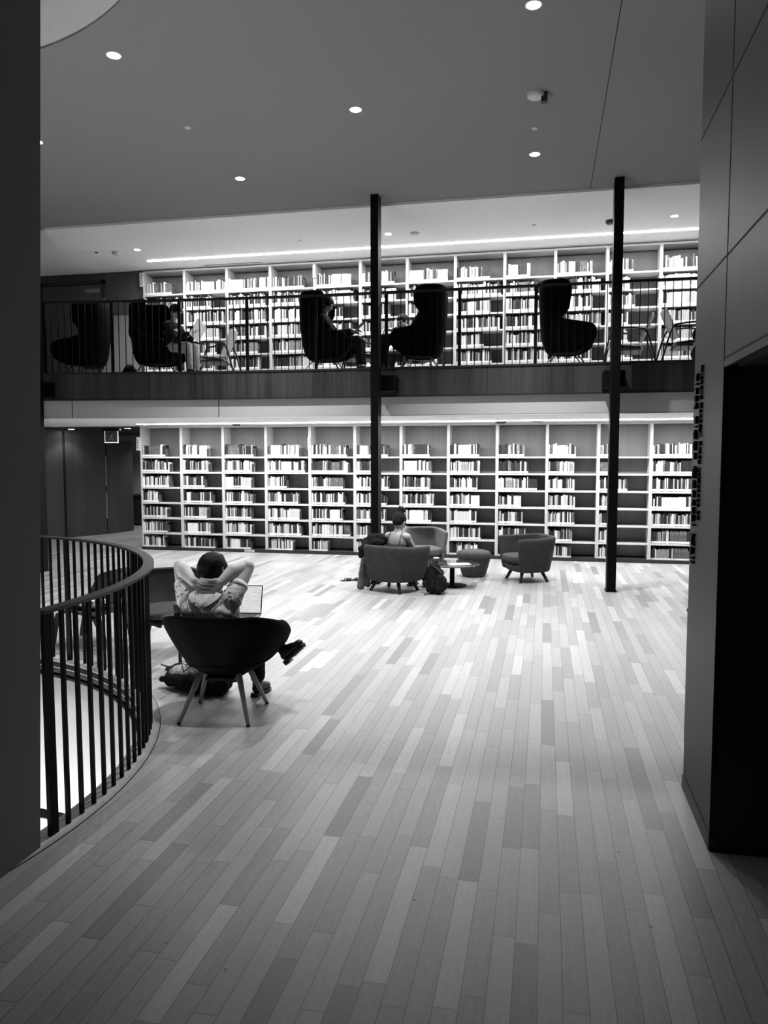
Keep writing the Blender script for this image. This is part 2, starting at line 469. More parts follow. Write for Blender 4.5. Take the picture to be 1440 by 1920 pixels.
# curved stair railing
sr = empty('curved_railing', (CX, CY, 0)); tag(sr, 'black metal railing curving round the stair void at the left', 'railing')
RB = 2.667
def arcbar(r, w, z, th, a0, a1, n, name, mat, parent):
    m = MB(); R = []
    for i in range(n+1):
        a = a0+(a1-a0)*i/n; c, s = math.cos(a), math.sin(a)
        R.append([m.b.verts.new((q*c, q*s, zz)) for q, zz in ((r-w, z), (r+w, z), (r+w, z+th), (r-w, z+th))])
    for A, B in zip(R, R[1:]):
        for k in range(4): m.b.faces.new([A[k], A[(k+1) % 4], B[(k+1) % 4], B[k]])
    m.b.faces.new(R[0]); m.b.faces.new(R[-1][::-1]); return m.build(name, mat, parent)
arcbar(2.672, .033, 1.033, .016, -.09, 2.4, 120, 'handrail', 'rail_steel', sr)
a = -.068; k = 0
da = .432/11
while a < 2.4:
    c, s = math.cos(a), math.sin(a)
    M = Matrix.Rotation(a, 4, 'Z')
    rt = 2.662
    m = MB(); w = .026 if k % 11 == 0 else .009; d = .010 if k % 11 == 0 else .009
    # lean inwards slightly towards the handrail
    b = m.b; vs = []
    for zz, r in ((0.002, RB), (1.034, rt)):
        for dx, dy in ((-d, -w), (d, -w), (d, w), (-d, w)): vs.append(b.verts.new(M @ V((r+dx, dy, zz))))
    for f in ((3, 2, 1, 0), (4, 5, 6, 7), (0, 1, 5, 4), (1, 2, 6, 5), (2, 3, 7, 6), (3, 0, 4, 7)): b.faces.new([vs[i] for i in f])
    m.build('post' if k % 11 == 0 else 'baluster', 'black_steel', sr)
    a += da; k += 1
# inner stair handrail going down
m = MB(); m.box(-.03, .03, -.9, .05, -.02, .02, 0, Matrix.Rotation(-.55, 4, 'X'))
o = m.build('stair_handrail', 'rail_steel'); o.location = (-2.43, 3.36, -.13); tag(o, 'short black sloping handrail seen inside the stair void by the near wall', 'handrail')

# ------------------------------------------------------------------ camera maths (only to choose which books show largest)
TH = math.radians(12.0); PT = math.radians(4.07)
cF = V((-math.sin(TH)*math.cos(PT), math.cos(TH)*math.cos(PT), -math.sin(PT))); cR = V((math.cos(TH), math.sin(TH), 0)); cU = cR.cross(cF)
def proj(p):
    q = V(p)-V((0, 0, H)); z = q.dot(cF); return 720+1420*q.dot(cR)/z, 960-1420*q.dot(cU)/z, z

# ------------------------------------------------------------------ bookcases
YD = 12.96
ORD = ['first', 'second', 'third', 'fourth', 'fifth', 'sixth', 'seventh', 'eighth', 'ninth', 'tenth', 'eleventh', 'twelfth']
def bookcase(x0, z0, w, shelves, top, level, idx):
    o = empty('bookcase', (x0, YD, z0)); D = .34
    tag(o, 'pale wood bookcase bay, %s from the left on the %s' % (ORD[idx], level), 'bookcase', 'bookcase bays on the %s' % level)
    for a in (0, w-.023):
        m = MB(); m.box(a, a+.023, 0, D, .0, top-z0); m.build('side_panel', 'shelf_pale', o)
    m = MB(); m.box(.023, w-.023, D-.015, D, .08, top-z0-.02); m.build('back_panel', 'shelf_back', o)
    for z in shelves:
        m = MB(); m.box(.023, w-.023, .0, D-.015, z-z0-.026, z-z0); m.build('shelf', 'shelf_board', o)
    m = MB(); m.box(.023, w-.023, .0, D-.015, top-z0-.03, top-z0); m.build('top_panel', 'shelf_board', o)
    m = MB(); m.box(0.0, w, -.012, .0, 0, .06); m.build('plinth', 'plinth', o)
LOW = [1.745-.2845*k for k in range(7)]; LOW[-1] = .045
UPP = [4.71-.279*k for k in range(7)]
WL = .8275; WU = .823
for i in range(12):
    bookcase(-7.42+WL*i+.001, 0, WL-.002, LOW, 2.312, 'ground floor', i)
    bookcase(-7.29+WU*i+.001, 3.0, WU-.002, UPP, 5.14, 'upper gallery', i)
FL = [[.6, .72, .7, .42, .62, .62, .55], [.62, .65, .55, .75, .58, .68, .8], [.73, .68, .65, .68, .65, .65, .62], [.78, .9, .45, .75, .77, .8, .6],
      [.84, .86, .75, .8, .75, .93, .38], [.74, .42, .74, .68, .66, .7, .5], [.62, .66, .62, .7, .65, .6, .6], [.65, .64, .6, .67, .6, .7, .64],
      [.55, .62, .82, .5, .53, .6, .5], [.56, .53, .54, .57, .57, .52, .5], [.28, .26, .58, .3, .3, .28, .3], [1, .9, .9, .9, .93, .95, .92]]
FU = [.68, .96, .97, .78, .8, .74, .86, .72, .5, .74, .5, 1]
def book_geo(m, x, y, z, t, h, d, mi, lean=0, lab=True):
    M = Matrix.Translation((x, y, z)) @ Matrix.Rotation(lean, 4, 'Y')
    c = .0022
    # cover: two boards and a rounded spine; page block set back; call number label round the spine foot
    m.prism([(0, .006), (t*.22, .0015), (t*.5, 0), (t*.78, .0015), (t, .006), (t, .010), (0, .010)], 0, h, mi, M)
    m.box(0, c, .010, d, 0, h, mi, M); m.box(t-c, t, .010, d, 0, h, mi, M)
    m.box(c, t-c, .010, d-.004, .003, h-.004, 7, M)
    if lab:
        zz = .008
        m.prism([(-.0004, .005), (t*.22, .0008), (t*.5, -.0008), (t*.78, .0008), (t+.0004, .005), (t+.0004, .0065), (-.0004, .0065)], zz, zz+.033, 8, M)
books = []
def fill(x0, zs, w, frac, lv, bay, row, hmax, rs):
    x = x0+.026; end = x0+.026+(w-.052)*frac
    n = 0
    while x < end-.012:
        if rs.random() < .035:        # a run of matching volumes
            cnt = rs.randint(4, 9); t = rs.uniform(.018, .03); h = rs.uniform(.19, .215); mi = rs.choice([0, 1, 2, 3, 4, 5, 6, 0])
            var = 0
        else:
            cnt = 1; t = rs.choice([.011, .014, .017, .020, .024, .029, .036])*rs.uniform(.85, 1.1); h = rs.triangular(.165, hmax, .205)
            mi = rs.choices(range(7), [25, 8, 10, 9, 10, 19, 19])[0]
            var = 1
        for _ in range(cnt):
            if x+t > end+.01: break
            n += 1
            books.append(dict(x=x, z=zs, t=t, h=h*(rs.uniform(.985, 1.0)), d=rs.uniform(.14, .19), mi=mi, y=YD+rs.uniform(.018, .032),
                              lv=lv, bay=bay, row=row, n=n, lean=0))
            x += t+.0012
            if var: x += rs.uniform(0, .0015)
    # last book leans a little where the row is open
    return x
rs = random.Random(11)
ends = []
for b in range(12):
    for r in range(7):
        xe = fill(-7.42+WL*b, LOW[r], WL, FL[b][r], 0, b, r, .235, rs); ends.append((0, b, r, xe, LOW[r], FL[b][r]))
        f = FU[b] if r == 0 else min(.98, max(.4, rs.uniform(.6, .98) if b not in (10,) else rs.uniform(.2, .55)))
        xe = fill(-7.29+WU*b, UPP[r], WU, f, 1, b, r, .247, rs); ends.append((1, b, r, xe, UPP[r], f))
def score(k):
    x, y, z = proj((k['x']+k['t']/2, k['y'], k['z']+k['h']/2))
    if x > 1296 or x < 270: return -1
    for a, b, c, d in ((690, 724, 0, 1200), (1140, 1184, 0, 1200), (672, 835, 950, 1120), (855, 920, 1025, 1100), (936, 1048, 992, 1100), (325, 475, 1040, 1150), (243, 420, 555, 700), (560, 705, 540, 700), (720, 842, 530, 700), (1010, 1124, 520, 700), (1180, 1310, 585, 700)):
        if a < x < b and c < y < d: return -1
    if k['lv'] == 1 and y > 672: return -1
    if k['lv'] == 1 and y > 520: return k['t']*k['h']/z/z*.8
    return k['t']*k['h']/z/z
for k in books: k['s'] = score(k)
order = sorted(books, key=lambda k: -k['s'])
solo = set(id(k) for k in order[:300])
stuff = MB()
slots = BM_+['page_edges', 'call_label']
for k in books:
    if id(k) in solo:
        m = MB(); book_geo(m, 0, 0, 0, k['t'], k['h'], k['d'], 0)
        for f in m.b.faces: f.material_index = {0: 0, 7: 1, 8: 2}[f.material_index]
        o = m.build('book', [BM_[k['mi']], 'page_edges', 'call_label']); o.location = (k['x'], k['y'], k['z'])
        th = 'thick' if k['t'] > .034 else 'slim' if k['t'] < .021 else ''
        tag(o, ' '.join(('%s %s book, %s from left, %s shelf down of %s %s bookcase' % (TONE[k['mi']], th, '%d%s' % (k['n'], {1: 'st', 2: 'nd', 3: 'rd', 21: 'st', 22: 'nd', 23: 'rd', 31: 'st', 32: 'nd', 33: 'rd'}.get(k['n'], 'th')), ORD[k['row']], ORD[k['bay']], 'upper gallery' if k['lv'] else 'ground floor')).split()),
            'book', 'books on the wall shelves')
    else:
        book_geo(stuff, k['x'], k['y'], k['z'], k['t'], k['h'], k['d'], k['mi'])
tag(stuff.build('book', slots), 'remaining rows of smaller library books filling both storeys of wall shelves', 'books', 'books on the wall shelves', 'stuff')
# bookends
for lv, b, r, xe, z, f in ends:
    if f < .9 and (lv == 0 or r < 2):
        m = MB(); m.box(0, .0015, 0, .12, 0, .15); m.box(-.06, .0015, 0, .12, 0, .0015)
        m.box(.0015, .003, .02, .1, .0, .004)
        o = m.build('bookend', 'metal_grey', None, .0006); o.location = (xe+.001, YD+.03, z+.0005)
        if True: tag(o, 'metal bookend closing the %s shelf down of the %s %s bookcase' % (ORD[r], ORD[b], 'upper gallery' if lv else 'ground floor'), 'bookend', 'bookends on the wall shelves')
m = MB(); m.box(-7.30, 4.5, YD-.008, YD+.02, 5.141, 5.149); m.box(-7.42, 4.5, YD-.008, YD+.02, 2.3125, 2.3145); struct(m.build('trim_bookcase_top', 'seam'))
# small end-of-bay signs
def sign(x, y, z, w, h, label, txt):
    o = empty('shelf_sign', (x, y, z)); tag(o, label, 'sign')
    m = MB(); m.box(0, w, -.02, 0, 0, h); m.build('plate', 'plastic_white', o, .002)
    m = MB(); rr = random.Random(int(x*100))
    for i in range(4):
        zz = h-.04-i*.048; m.box(w*.25, w*.7, -.0215, -.02, zz-.014, zz-.008); m.box(w*.25, w*.35, -.0215, -.02, zz-.03, zz); m.box(w*.55, w*.65, -.0215, -.02, zz-.03, zz-.01)
    m.build('characters', 'plastic_dark', o)
sign(-7.345, YD-.0, 4.865, .075, .25, 'small white sign at the left end of the upper gallery bookcases', 'A')
sign(-7.485, YD-.0, 1.86, .07, .25, 'small white sign at the left end of the ground floor bookcases', 'A')
sign(-4.135, YD-.015, 1.87, .045, .22, 'narrow white sign on the ground floor bookcase upright above the reader in floral shirt', 'A')
sign(-4.02, YD-.015, 4.86, .045, .22, 'narrow white sign on the upper gallery bookcase upright left of the middle column', 'A')
# socket plate in the plinth
so = empty('socket_plate', (-5.36, YD-.013, .012)); tag(so, 'white socket plate set in the dark plinth of the ground floor bookcases', 'socket')
for i in range(4):
    m = MB(); m.box(i*.05, i*.05+.04, -.006, 0, 0, .04); m.box(i*.05+.015, i*.05+.025, -.007, -.006, .012, .028, 1); m.build('module', ['plastic_white', 'plastic_dark'], so)
# slot diffuser
m = MB(); m.box(-6.02, -4.95, 12.86, 12.885, ZF-.003, ZF); o = m.build('slot_diffuser', 'seam'); tag(o, 'long thin black air slot above the upper gallery bookcases at left', 'vent')

# ------------------------------------------------------------------ corridor at the left back (lower) and gallery left end
m = MB()
P = [(-12.4, 11.6), (-10.33, 14.29), (-10.13, 14.56), (-9.74, 15.45)]
for (xa, ya), (xb, yb) in zip(P, P[1:]):
    m.quad([(xa, ya, 0), (xb, yb, 0), (xb, yb, 2.36), (xa, ya, 2.36)])
o = m.build('wall_corridor', 'wood_corridor'); struct(o); md = o.modifiers.new('s', 'SOLIDIFY'); md.thickness = .03
m = MB(); d = V((.2, .27, 0)).normalized()
m.box(-10.135, -10.125, 14.53, 14.55, 0, 2.3); struct(m.build('trim_corridor_joint', 'seam'))
dr = struct(empty('door_1', (-9.70, 15.47, 0))); 
m = MB(); m.prism([(0, 0), (.16, .83), (.12, .84), (-.04, .02)], .01, 2.12); m.build('door_leaf', 'wood_corridor', dr)
m = MB(); m.prism([(-.05, -.02), (-.02, -.03), (.0, .0), (-.03, .02)], .35, 1.75); m.build('edge_strip', 'metal_grey', dr)
m = MB(); m.prism([(-.06, -.035), (-.02, -.045), (.0, .0), (-.03, .02)], .95, 1.10); m.build('lock_plate', 'plastic_dark', dr)
m = MB(); m.box(-12.5, -7.38, 18.6, 18.7, 0, 2.5); struct(m.build('wall_corridor_end', 'soft_white'))
m = MB(); m.box(-12.5, -7.42, 13.0, 20, 2.33, 2.45); struct(m.build('ceiling_corridor', 'wood_panel_dark'))
m = MB(); m.box(-7.40, -7.30, 13.45, 20, 0, 2.5); struct(m.build('wall_corridor_right', 'soft_white'))
dk = empty('counter', (-10.2, 17.6, 0)); tag(dk, 'dark counter at the end of the corridor left of the bookcases', 'counter')
m = MB(); m.box(-1.2, 2.4, 0, .6, .04, .74); m.build('body', 'plastic_dark', dk, .004)
m = MB(); m.box(-1.22, 2.42, -.02, .62, .74, .78); m.build('worktop', 'plinth', dk, .004)
ex = empty('exit_sign', (-8.65, 14.0, 2.0)); tag(ex, 'small glass running man exit sign hanging from the corridor ceiling', 'sign')
m = MB(); m.box(-.2, .2, -.03, .03, .27, .325); m.build('housing', 'plastic_dark', ex)
m = MB(); m.box(-.14, .14, -.004, .004, .04, .27); m.build('panel', 'grey_plaster', ex)
m = MB(); m.box(-.15, .15, -.007, .007, .03, .045); m.box(-.15, -.14, -.007, .007, .03, .27); m.box(.14, .15, -.007, .007, .03, .27); m.build('frame', 'exit_glow', ex)
m = MB(); m.ell((.02, -.006, .215), (.018, .004, .018)); m.tube((.01, -.006, .19), (-.02, -.006, .13), .014, .012); m.tube((-.02, -.006, .13), (.03, -.006, .10), .009); m.tube((.03, -.006, .10), (.02, -.006, .06), .008)
m.tube((-.02, -.006, .13), (-.06, -.006, .09), .009); m.tube((-.06, -.006, .09), (-.1, -.006, .09), .007); m.tube((.0, -.006, .18), (.05, -.006, .155), .006); m.tube((.0, -.006, .18), (-.05, -.006, .165), .006)
m.build('running_figure', 'plastic_white', ex)
# gallery left end: dark panelled wall with double door, low grey partition
m = MB(); m.box(-12.5, -7.31, 13.0, 13.1, 3.0, ZF); struct(m.build('wall_gallery_left', 'wood_corridor'))
d2 = struct(empty('door_2', (-8.75, 12.99, 3.0)))
for a in (-1, 1):
    m = MB(); m.box(0 if a > 0 else -.62, .62 if a > 0 else 0, -.03, 0, 0.01, 1.95); m.build('door_leaf', 'wood_corridor', d2, .004)
m = MB(); m.box(-.68, -.62, -.04, 0, 0, 2.02); m.box(.62, .68, -.04, 0, 0, 2.02); m.box(-.68, .68, -.04, 0, 1.96, 2.02); m.build('door_frame', 'plinth', d2)
m = MB(); m.box(.28, .56, -.045, -.03, 1.80, 1.87); m.build('closer_plate', 'grey_plaster', d2)
m = MB(); m.box(.66, .69, -.06, -.04, 1.60, 1.69); m.build('handle', 'metal_grey', d2)
m = MB(); m.box(-8.1, -7.36, 12.90, 12.97, 3.0, 4.35); o = m.build('low_partition', 'grey_plaster', None, .004); tag(o, 'low grey partition at the left end of the upper gallery', 'partition')

# ------------------------------------------------------------------ ceiling fittings
def downlight(x, y, z, r, label, group, on=True):
    o = empty('downlight', (x, y, z)); tag(o, label, 'ceiling light', group)
    m = MB(); m.lathe([(r, -.001), (r+.012, -.003), (r+.014, 0)], (0, 0, 0), 28); m.build('trim_ring', 'plastic_white', o)
    m = MB(); m.lathe([(0, -.002), (r, -.002)], (0, 0, 0), 28); m.build('lens', 'lamp_glow', o)
    return o
DL = [(-3.71, 6.19, 'big round downlight nearest the round ceiling opening'), (-1.91, 7.62, 'round ceiling light directly above the middle column line, centre of the hall ceiling'), (-.14, 6.2, 'round ceiling light cut by the top edge of the picture'),
      (-.17, 9.13, 'round ceiling light on the dark ceiling between the two clear columns'), (-3.78, 9.14, 'round ceiling light on the dark ceiling left of the middle column'), (-5.54, 7.64, 'round ceiling light peeping past the edge of the near left wall')]
for x, y, l in DL: downlight(x, y, ZC, .055, l, 'downlights in the hall ceiling')
for x, l in ((-6.67, 'left of the three downlights over the upper gallery'), (-2.42, 'downlight over the upper gallery beside the middle column'), (1.75, 'downlight over the upper gallery nearest the timber pier')):
    downlight(x, 11.7, ZF, .05, l, 'downlights over the upper gallery')
for x, y, l in ((-7.0, 12.35, 'downlight in the low ceiling left of the light strip'), (1.7, 12.3, 'downlight in the low ceiling beside the right-hand column')):
    downlight(x, y, 2.315, .055, l, 'downlights under the gallery')
for x, y, l in ((-8.4, 14.2, 'larger lit downlight in the dark corridor ceiling'), (-9.85, 14.42, 'smaller lit downlight in the dark corridor ceiling left of the exit sign')):
    downlight(x, y, 2.33, .06, l, 'downlights in the corridor')
def disc(name, x, y, z, r, h, mat, label, cat='sensor'):
    m = MB(); m.lathe([(r, 0), (r*.98, -h*.7), (r*.7, -h), (0, -h)], (0, 0, 0), 24); o = m.build(name, mat); o.location = (x, y, z)
    return tag(o, label, cat)
sp = empty('ceiling_sensor', (-.14, 7.65, ZC)); tag(sp, 'round ceiling detector with a small box camera on the dark ceiling', 'sensor')
m = MB(); m.lathe([(.085, 0), (.083, -.03), (.06, -.045), (0, -.045)], (0, 0, 0), 28); m.build('disc', 'soft_white', sp)
m = MB(); m.box(.05, .11, -.03, .03, -.09, 0); m.tube((.08, -.035, -.06), (.08, -.03, -.06), .018); m.build('camera_box', 'plastic_dark', sp, .004)
disc('sprinkler', -.16, 8.42, ZC, .035, .015, 'soft_white', 'tiny sprinkler cap on the dark ceiling nearest the box camera', 'sprinkler')
disc('sprinkler', -3.74, 7.64, ZC, .035, .015, 'soft_white', 'tiny sprinkler cap on the dark ceiling at left', 'sprinkler')
disc('smoke_detector', -3.75, 4.9, 6.6, .06, .03, 'soft_white', 'round detector up inside the round ceiling opening', 'sensor')
disc('smoke_detector', -7.08, 11.75, ZF, .07, .05, 'soft_white', 'white ceiling detector left of the leftmost gallery downlight', 'sensor')
disc('sprinkler', -7.42, 11.7, ZF, .03, .012, 'plastic_dark', 'tiny dark cap on the gallery ceiling, farthest left', 'sprinkler')
disc('smoke_detector', -2.01, 11.73, ZF, .07, .03, 'soft_white', 'flat white detector on the gallery ceiling right of the middle column', 'sensor')
disc('smoke_detector', .885, 11.73, ZF, .08, .05, 'plastic_dark', 'dark-bodied round detector on the gallery ceiling beside the right-hand column', 'sensor')
disc('sprinkler', -.216, 11.7, ZF, .035, .012, 'soft_white', 'tiny cap on the gallery ceiling between the columns', 'sprinkler')
disc('sprinkler', -3.86, 11.73, ZF, .03, .012, 'soft_white', 'tiny cap on the gallery ceiling left of the middle column', 'sprinkler')
disc('speaker_disc', -.72, 12.55, 2.315, .09, .035, 'plastic_dark', 'black round speaker in the low ceiling under the gallery', 'speaker')
disc('smoke_detector', -.12, 12.4, 2.315, .09, .02, 'metal_grey', 'grey flat detector in the low ceiling right of the black speaker', 'sensor')
disc('smoke_detector', -5.3, 12.5, 2.315, .07, .035, 'plastic_dark', 'small detector in the low ceiling over the third bookcase bay', 'sensor')
for nm, x0, x1, y, z, l in (('light_strip', -6.86, 4.5, 12.38, ZF, 'long glowing light strip in the upper gallery ceiling'), ('light_strip', -7.0, 4.5, 12.14, 2.315, 'long glowing light strip in the low ceiling under the gallery')):
    o = empty(nm, (x0, y, z)); tag(o, l, 'light strip')
    m = MB(); m.box(0, x1-x0, -.024, .024, -.012, 0); m.build('diffuser', 'strip_glow', o)
    m = MB(); m.box(-.01, 0, -.027, .027, -.014, 0); m.box(x1-x0, x1-x0+.01, -.027, .027, -.014, 0); m.build('end_cap', 'plastic_white', o)
    la = bpy.data.lights.new('strip_lamp', 'AREA'); la.shape = 'RECTANGLE'; la.size = x1-x0; la.size_y = .05
    la.energy = 260 if z > 3 else 330
    lo = bpy.data.objects.new('strip_lamp', la); lo.location = ((x1-x0)/2, 0, -.016); link(lo, o); lo['part'] = 'lamp'
def spot(x, y, z, e, ang=110, blend=.8, r=.05, tilt=(0, 0)):
    l = bpy.data.lights.new('lamp', 'SPOT'); l.energy = e; l.spot_size = math.radians(ang); l.spot_blend = blend; l.shadow_soft_size = r
    o = bpy.data.objects.new('lamp', l); o.location = (x, y, z-.02); o.rotation_euler = (tilt[0], tilt[1], 0); link(o)
#SPOTS
for (x, y, _), e in zip(DL, (200, 740, 225, 830, 760, 380)): spot(x, y, ZC, e, 84 if y < 7 else 100, 1)
spot(-1.91, 4.72, ZC, 330, 66, 1)     # next lamp of the same grid, above the frame
for x in (-6.67, -2.42, 1.75): spot(x, 11.7, ZF, 130, 130, .8)
for x in (-7.0, 1.7): spot(x, 12.3, 2.3, 20, 120, .8)
spot(-8.4, 14.2, 2.3, 60, 130, .8); spot(-9.85, 14.42, 2.31, 14, 120, .6, .03); spot(-9.0, 17.2, 2.3, 110, 150, .8)
def area(loc, size, e, rot=(0, 0, 0)):
    l = bpy.data.lights.new('lamp', 'AREA'); l.shape = 'DISK'; l.size = size; l.energy = e
    o = bpy.data.objects.new('lamp', l); o.location = loc; o.rotation_euler = rot; link(o)
l = bpy.data.lights.new('lamp', 'POINT'); l.energy = 16; l.shadow_soft_size = .3
o = bpy.data.objects.new('lamp', l); o.location = (CX+.6, CY+.6, 5.9); link(o)
l = bpy.data.lights.new('lamp', 'POINT'); l.energy = 330; l.shadow_soft_size = .4
o = bpy.data.objects.new('lamp', l); o.location = (CX+.3, CY, -1.6); link(o)
w = bpy.data.worlds.new('world'); sc.world = w; w.use_nodes = True
w.node_tree.nodes['Background'].inputs[0].default_value = (.0, .0, .0, 1)
# ------------------------------------------------------------------ furniture
def shell(name, P, nu, nv, thick, mat, parent, sub=1, offset=-1):
    b = bmesh.new(); G = [[b.verts.new(P(-1+2*i/nu, j/nv)) for i in range(nu+1)] for j in range(nv+1)]
    for j in range(nv):
        for i in range(nu):
            f = b.faces.new([G[j][i], G[j][i+1], G[j+1][i+1], G[j+1][i]]); f.smooth = True
    bmesh.ops.remove_doubles(b, verts=b.verts[:], dist=1e-5)
    me = bpy.data.meshes.new(name); b.to_mesh(me); b.free(); me.materials.append(MATS[mat])
    o = bpy.data.objects.new(name, me)
    s = o.modifiers.new('thick', 'SOLIDIFY'); s.thickness = thick; s.offset = offset; s.use_even_offset = False
    if sub:
        m = o.modifiers.new('sub', 'SUBSURF'); m.levels = sub; m.render_levels = sub
    return link(o, parent)
def interp(tab, z):
    if z <= tab[0][0]: return tab[0][1:]
    for a, b in zip(tab, tab[1:]):
        if z <= b[0]:
            t = (z-a[0])/(b[0]-a[0]); return tuple(p+(q-p)*t for p, q in zip(a[1:], b[1:]))
    return tab[-1][1:]
def ucurve(u, xb, xf, w, e=.55):
    t = u*PI/2; s = math.sin(t); c = math.cos(t)
    return xb+(xf-xb)*(1-abs(c)**e if abs(c) > 1e-6 else 1), w*(1 if s >= 0 else -1)*abs(s)**e
def cushion(name, pts, z0, z1, mat, parent, bev=.03, crown=.02, taper=1.0):
    m = MB(); b = m.b; n = len(pts); cx = sum(p[0] for p in pts)/n; cy = sum(p[1] for p in pts)/n
    def rg(z, k): return [b.verts.new((cx+(x-cx)*k, cy+(y-cy)*k, z)) for x, y in pts]
    R = [rg(z0, .93*taper), rg(z0+bev*.5, .985*taper), rg((z0+z1)/2, 1), rg(z1-bev*.5, .99), rg(z1, .94), rg(z1+crown*.7, .6), rg(z1+crown, .2)]
    for A, B in zip(R, R[1:]):
        for i in range(n): b.faces.new([A[i], A[(i+1) % n], B[(i+1) % n], B[i]])
    b.faces.new(R[0][::-1]); b.faces.new(R[-1])
    return m.build(name, mat, parent, 0, 1, True)
def uplan(xb, xf, w, n=24, e=.55):
    P = [ucurve(-1+2*i/n, xb, xf, w, e) for i in range(n+1)]
    return P
def leg(parent, p0, p1, r0, r1, mat, tip=None):
    m = MB(); m.tube(p0, p1, r0, r1, 14); o = m.build('leg', mat, parent)
    if tip:
        d = (V(p1)-V(p0)).normalized(); m = MB(); m.tube(V(p1)-d*.012, p1, r1+.001, r1+.0005, 14); m.build('glide', tip, o)
    return o
# --- shell lounge chair (local x = facing direction)
def shell_chair(loc, rz, mat, label):
    o = empty('lounge_chair', loc, rz); tag(o, label, 'chair', 'shell lounge chairs')
    T = [(.205, .02, .14, .06), (.275, -.06, .26, .16), (.31, -.12, .36, .235), (.37, -.165, .43, .305), (.45, -.20, .44, .36), (.54, -.225, .36, .398), (.62, -.24, .22, .415), (.685, -.245, .12, .405), (.71, -.235, .08, .385)]
    def Pf(u, v):
        zz = .205+v*(.71-.205)
        xb, xf, w = interp(T, zz)
        x, y = ucurve(u, xb, xf, w, .62)
        drop = .13*max(0, abs(u)-.35)**1.5*v
        return (x, y, zz-drop)
    shell('back_shell', Pf, 36, 18, .035, mat, o, 1, 1)
    cushion('seat', uplan(-.17, .36, .315, 24, .7), .29, .395, mat, o, .04, .015, .62)
    L = [((-.10, .13, .30), (-.235, .235, 0)), ((-.10, -.13, .30), (-.235, -.225, 0)), ((.10, .14, .30), (.215, .24, 0)), ((.10, -.14, .30), (.225, -.24, 0))]
    for a, b_ in L: leg(o, a, b_, .021, .012, 'leg_wood', 'leg_dark')
    m = MB(); m.box(-.10, .10, -.10, .10, .25, .275); m.build('seat_base', 'leg_dark', o, .01)
    return o
fg = shell_chair((-2.095, 4.675, 0), math.radians(97.5), 'shell_black', 'black shell lounge chair with pale wooden legs under the reader in floral shirt')
gc = shell_chair((-3.36, 6.22, 0), math.radians(-48), 'shell_grey', 'dark grey shell lounge chair half hidden behind the curved railing')
# --- tub chairs
def tub(loc, rz, mat, label, W=.36, D=.33, zt=.60, z0=.135):
    o = empty('tub_chair', loc, rz); tag(o, label, 'armchair', 'tub armchairs')
    def Pf(u, v):
        zz = z0+v*(zt-z0)
        k = .80+.20*min(1, v*1.15)**.8
        x, y = ucurve(u, -D*k-.01*v, (D-.03)*k, W*k, .5)
        return (x, y, zz-.035*v*max(0, abs(u)-.3))
    shell('back_shell', Pf, 36, 12, .065, mat, o, 1, 1)
    cushion('seat_base', uplan(-D*.75, D*.86, W*.80, 24, .5), z0, z0+.13, mat, o, .03, .0, .95)
    cushion('seat_cushion', uplan(-D*.65, D*.98, W*.80, 24, .45), z0+.125, z0+.235, mat, o, .03, .012)
    for sx, sy, k in ((-1, 1, 1), (-1, -1, 1), (1, 1, 1), (1, -1, 1)):
        leg(o, (sx*.15, sy*.17, z0+.01), (sx*.205, sy*.235, 0), .026, .019, 'leg_dark')
    return o
t1 = tub((-1.905, 9.60, 0), math.radians(66), 'tub_grey', 'grey tub armchair seen from behind, carrying the seated person with a hair bun', .395, .33, .615)
t2 = tub((-.235, 10.80, 0), math.radians(207), 'tub_grey', 'empty grey tub armchair right of the round pouf', .37, .34, .64)
t3 = tub((-1.80, 11.35, 0), math.radians(-72), 'tub_light', 'lighter grey tub armchair facing out, behind the glossy black table', .34, .34, .655)
# pouf
pf = empty('pouf', (-1.00, 11.02, 0)); tag(pf, 'round grey upholstered pouf between the two empty tub armchairs', 'pouf')
m = MB(); m.lathe([(0, .006), (.165, .006), (.178, .02), (.225, .2), (.238, .262)], (0, 0, 0), 40); m.build('body', 'pouf_grey', pf, 0, 1)
m = MB(); m.lathe([(.232, .258), (.252, .275), (.256, .32), (.245, .355), (.2, .378), (.1, .386), (0, .388)], (0, 0, 0), 40); m.build('cushion', 'pouf_grey', pf, 0, 1)
# table
tb = empty('side_table', (-1.21, 10.12, 0)); tag(tb, 'low round table with a glossy black top and a single stem', 'table')
m = MB(); m.lathe([(0, .285), (.34, .285), (.365, .293), (.365, .300), (.355, .303), (0, .303)], (0, 0, 0), 48); m.build('table_top', 'glass_black', tb)
m = MB(); m.lathe([(.033, .01), (.033, .285)], (0, 0, 0), 24); m.build('stem', 'black_steel', tb)
m = MB(); m.lathe([(0, 0), (.2, 0), (.2, .008), (.19, .012), (.035, .016), (.033, .02)], (0, 0, 0), 40); m.build('base', 'black_steel', tb)
def cup(loc, r, h, label, body, lid):
    o = empty('cup', loc); tag(o, label, 'cup')
    m = MB(); m.lathe([(0, 0), (r*.75, 0), (r, h*.9), (r*.93, h*.9), (r*.7, .004), (0, .004)], (0, 0, 0), 24); m.build('body', body, o)
    m = MB(); m.lathe([(r*1.06, h*.88), (r*1.06, h*.95), (r*.8, h*.97), (r*.8, h), (0, h)], (0, 0, 0), 24); m.build('lid', lid, o)
cup((-1.40, 9.93, .3035), .04, .10, 'small takeaway cup with white lid on the black round table', 'plastic_dark', 'plastic_white')
m = MB(); m.box(-.13, .13, -.09, .09, 0, .003, 0, Matrix.Rotation(.5, 4, 'Z')); m.box(-.10, .15, -.08, .09, .0032, .006, 0, Matrix.Rotation(.2, 4, 'Z'))
o = m.build('paper_sheets', 'paper'); o.location = (-1.12, 10.05, .3032); tag(o, 'white sheets of paper lying on the black round table', 'paper')

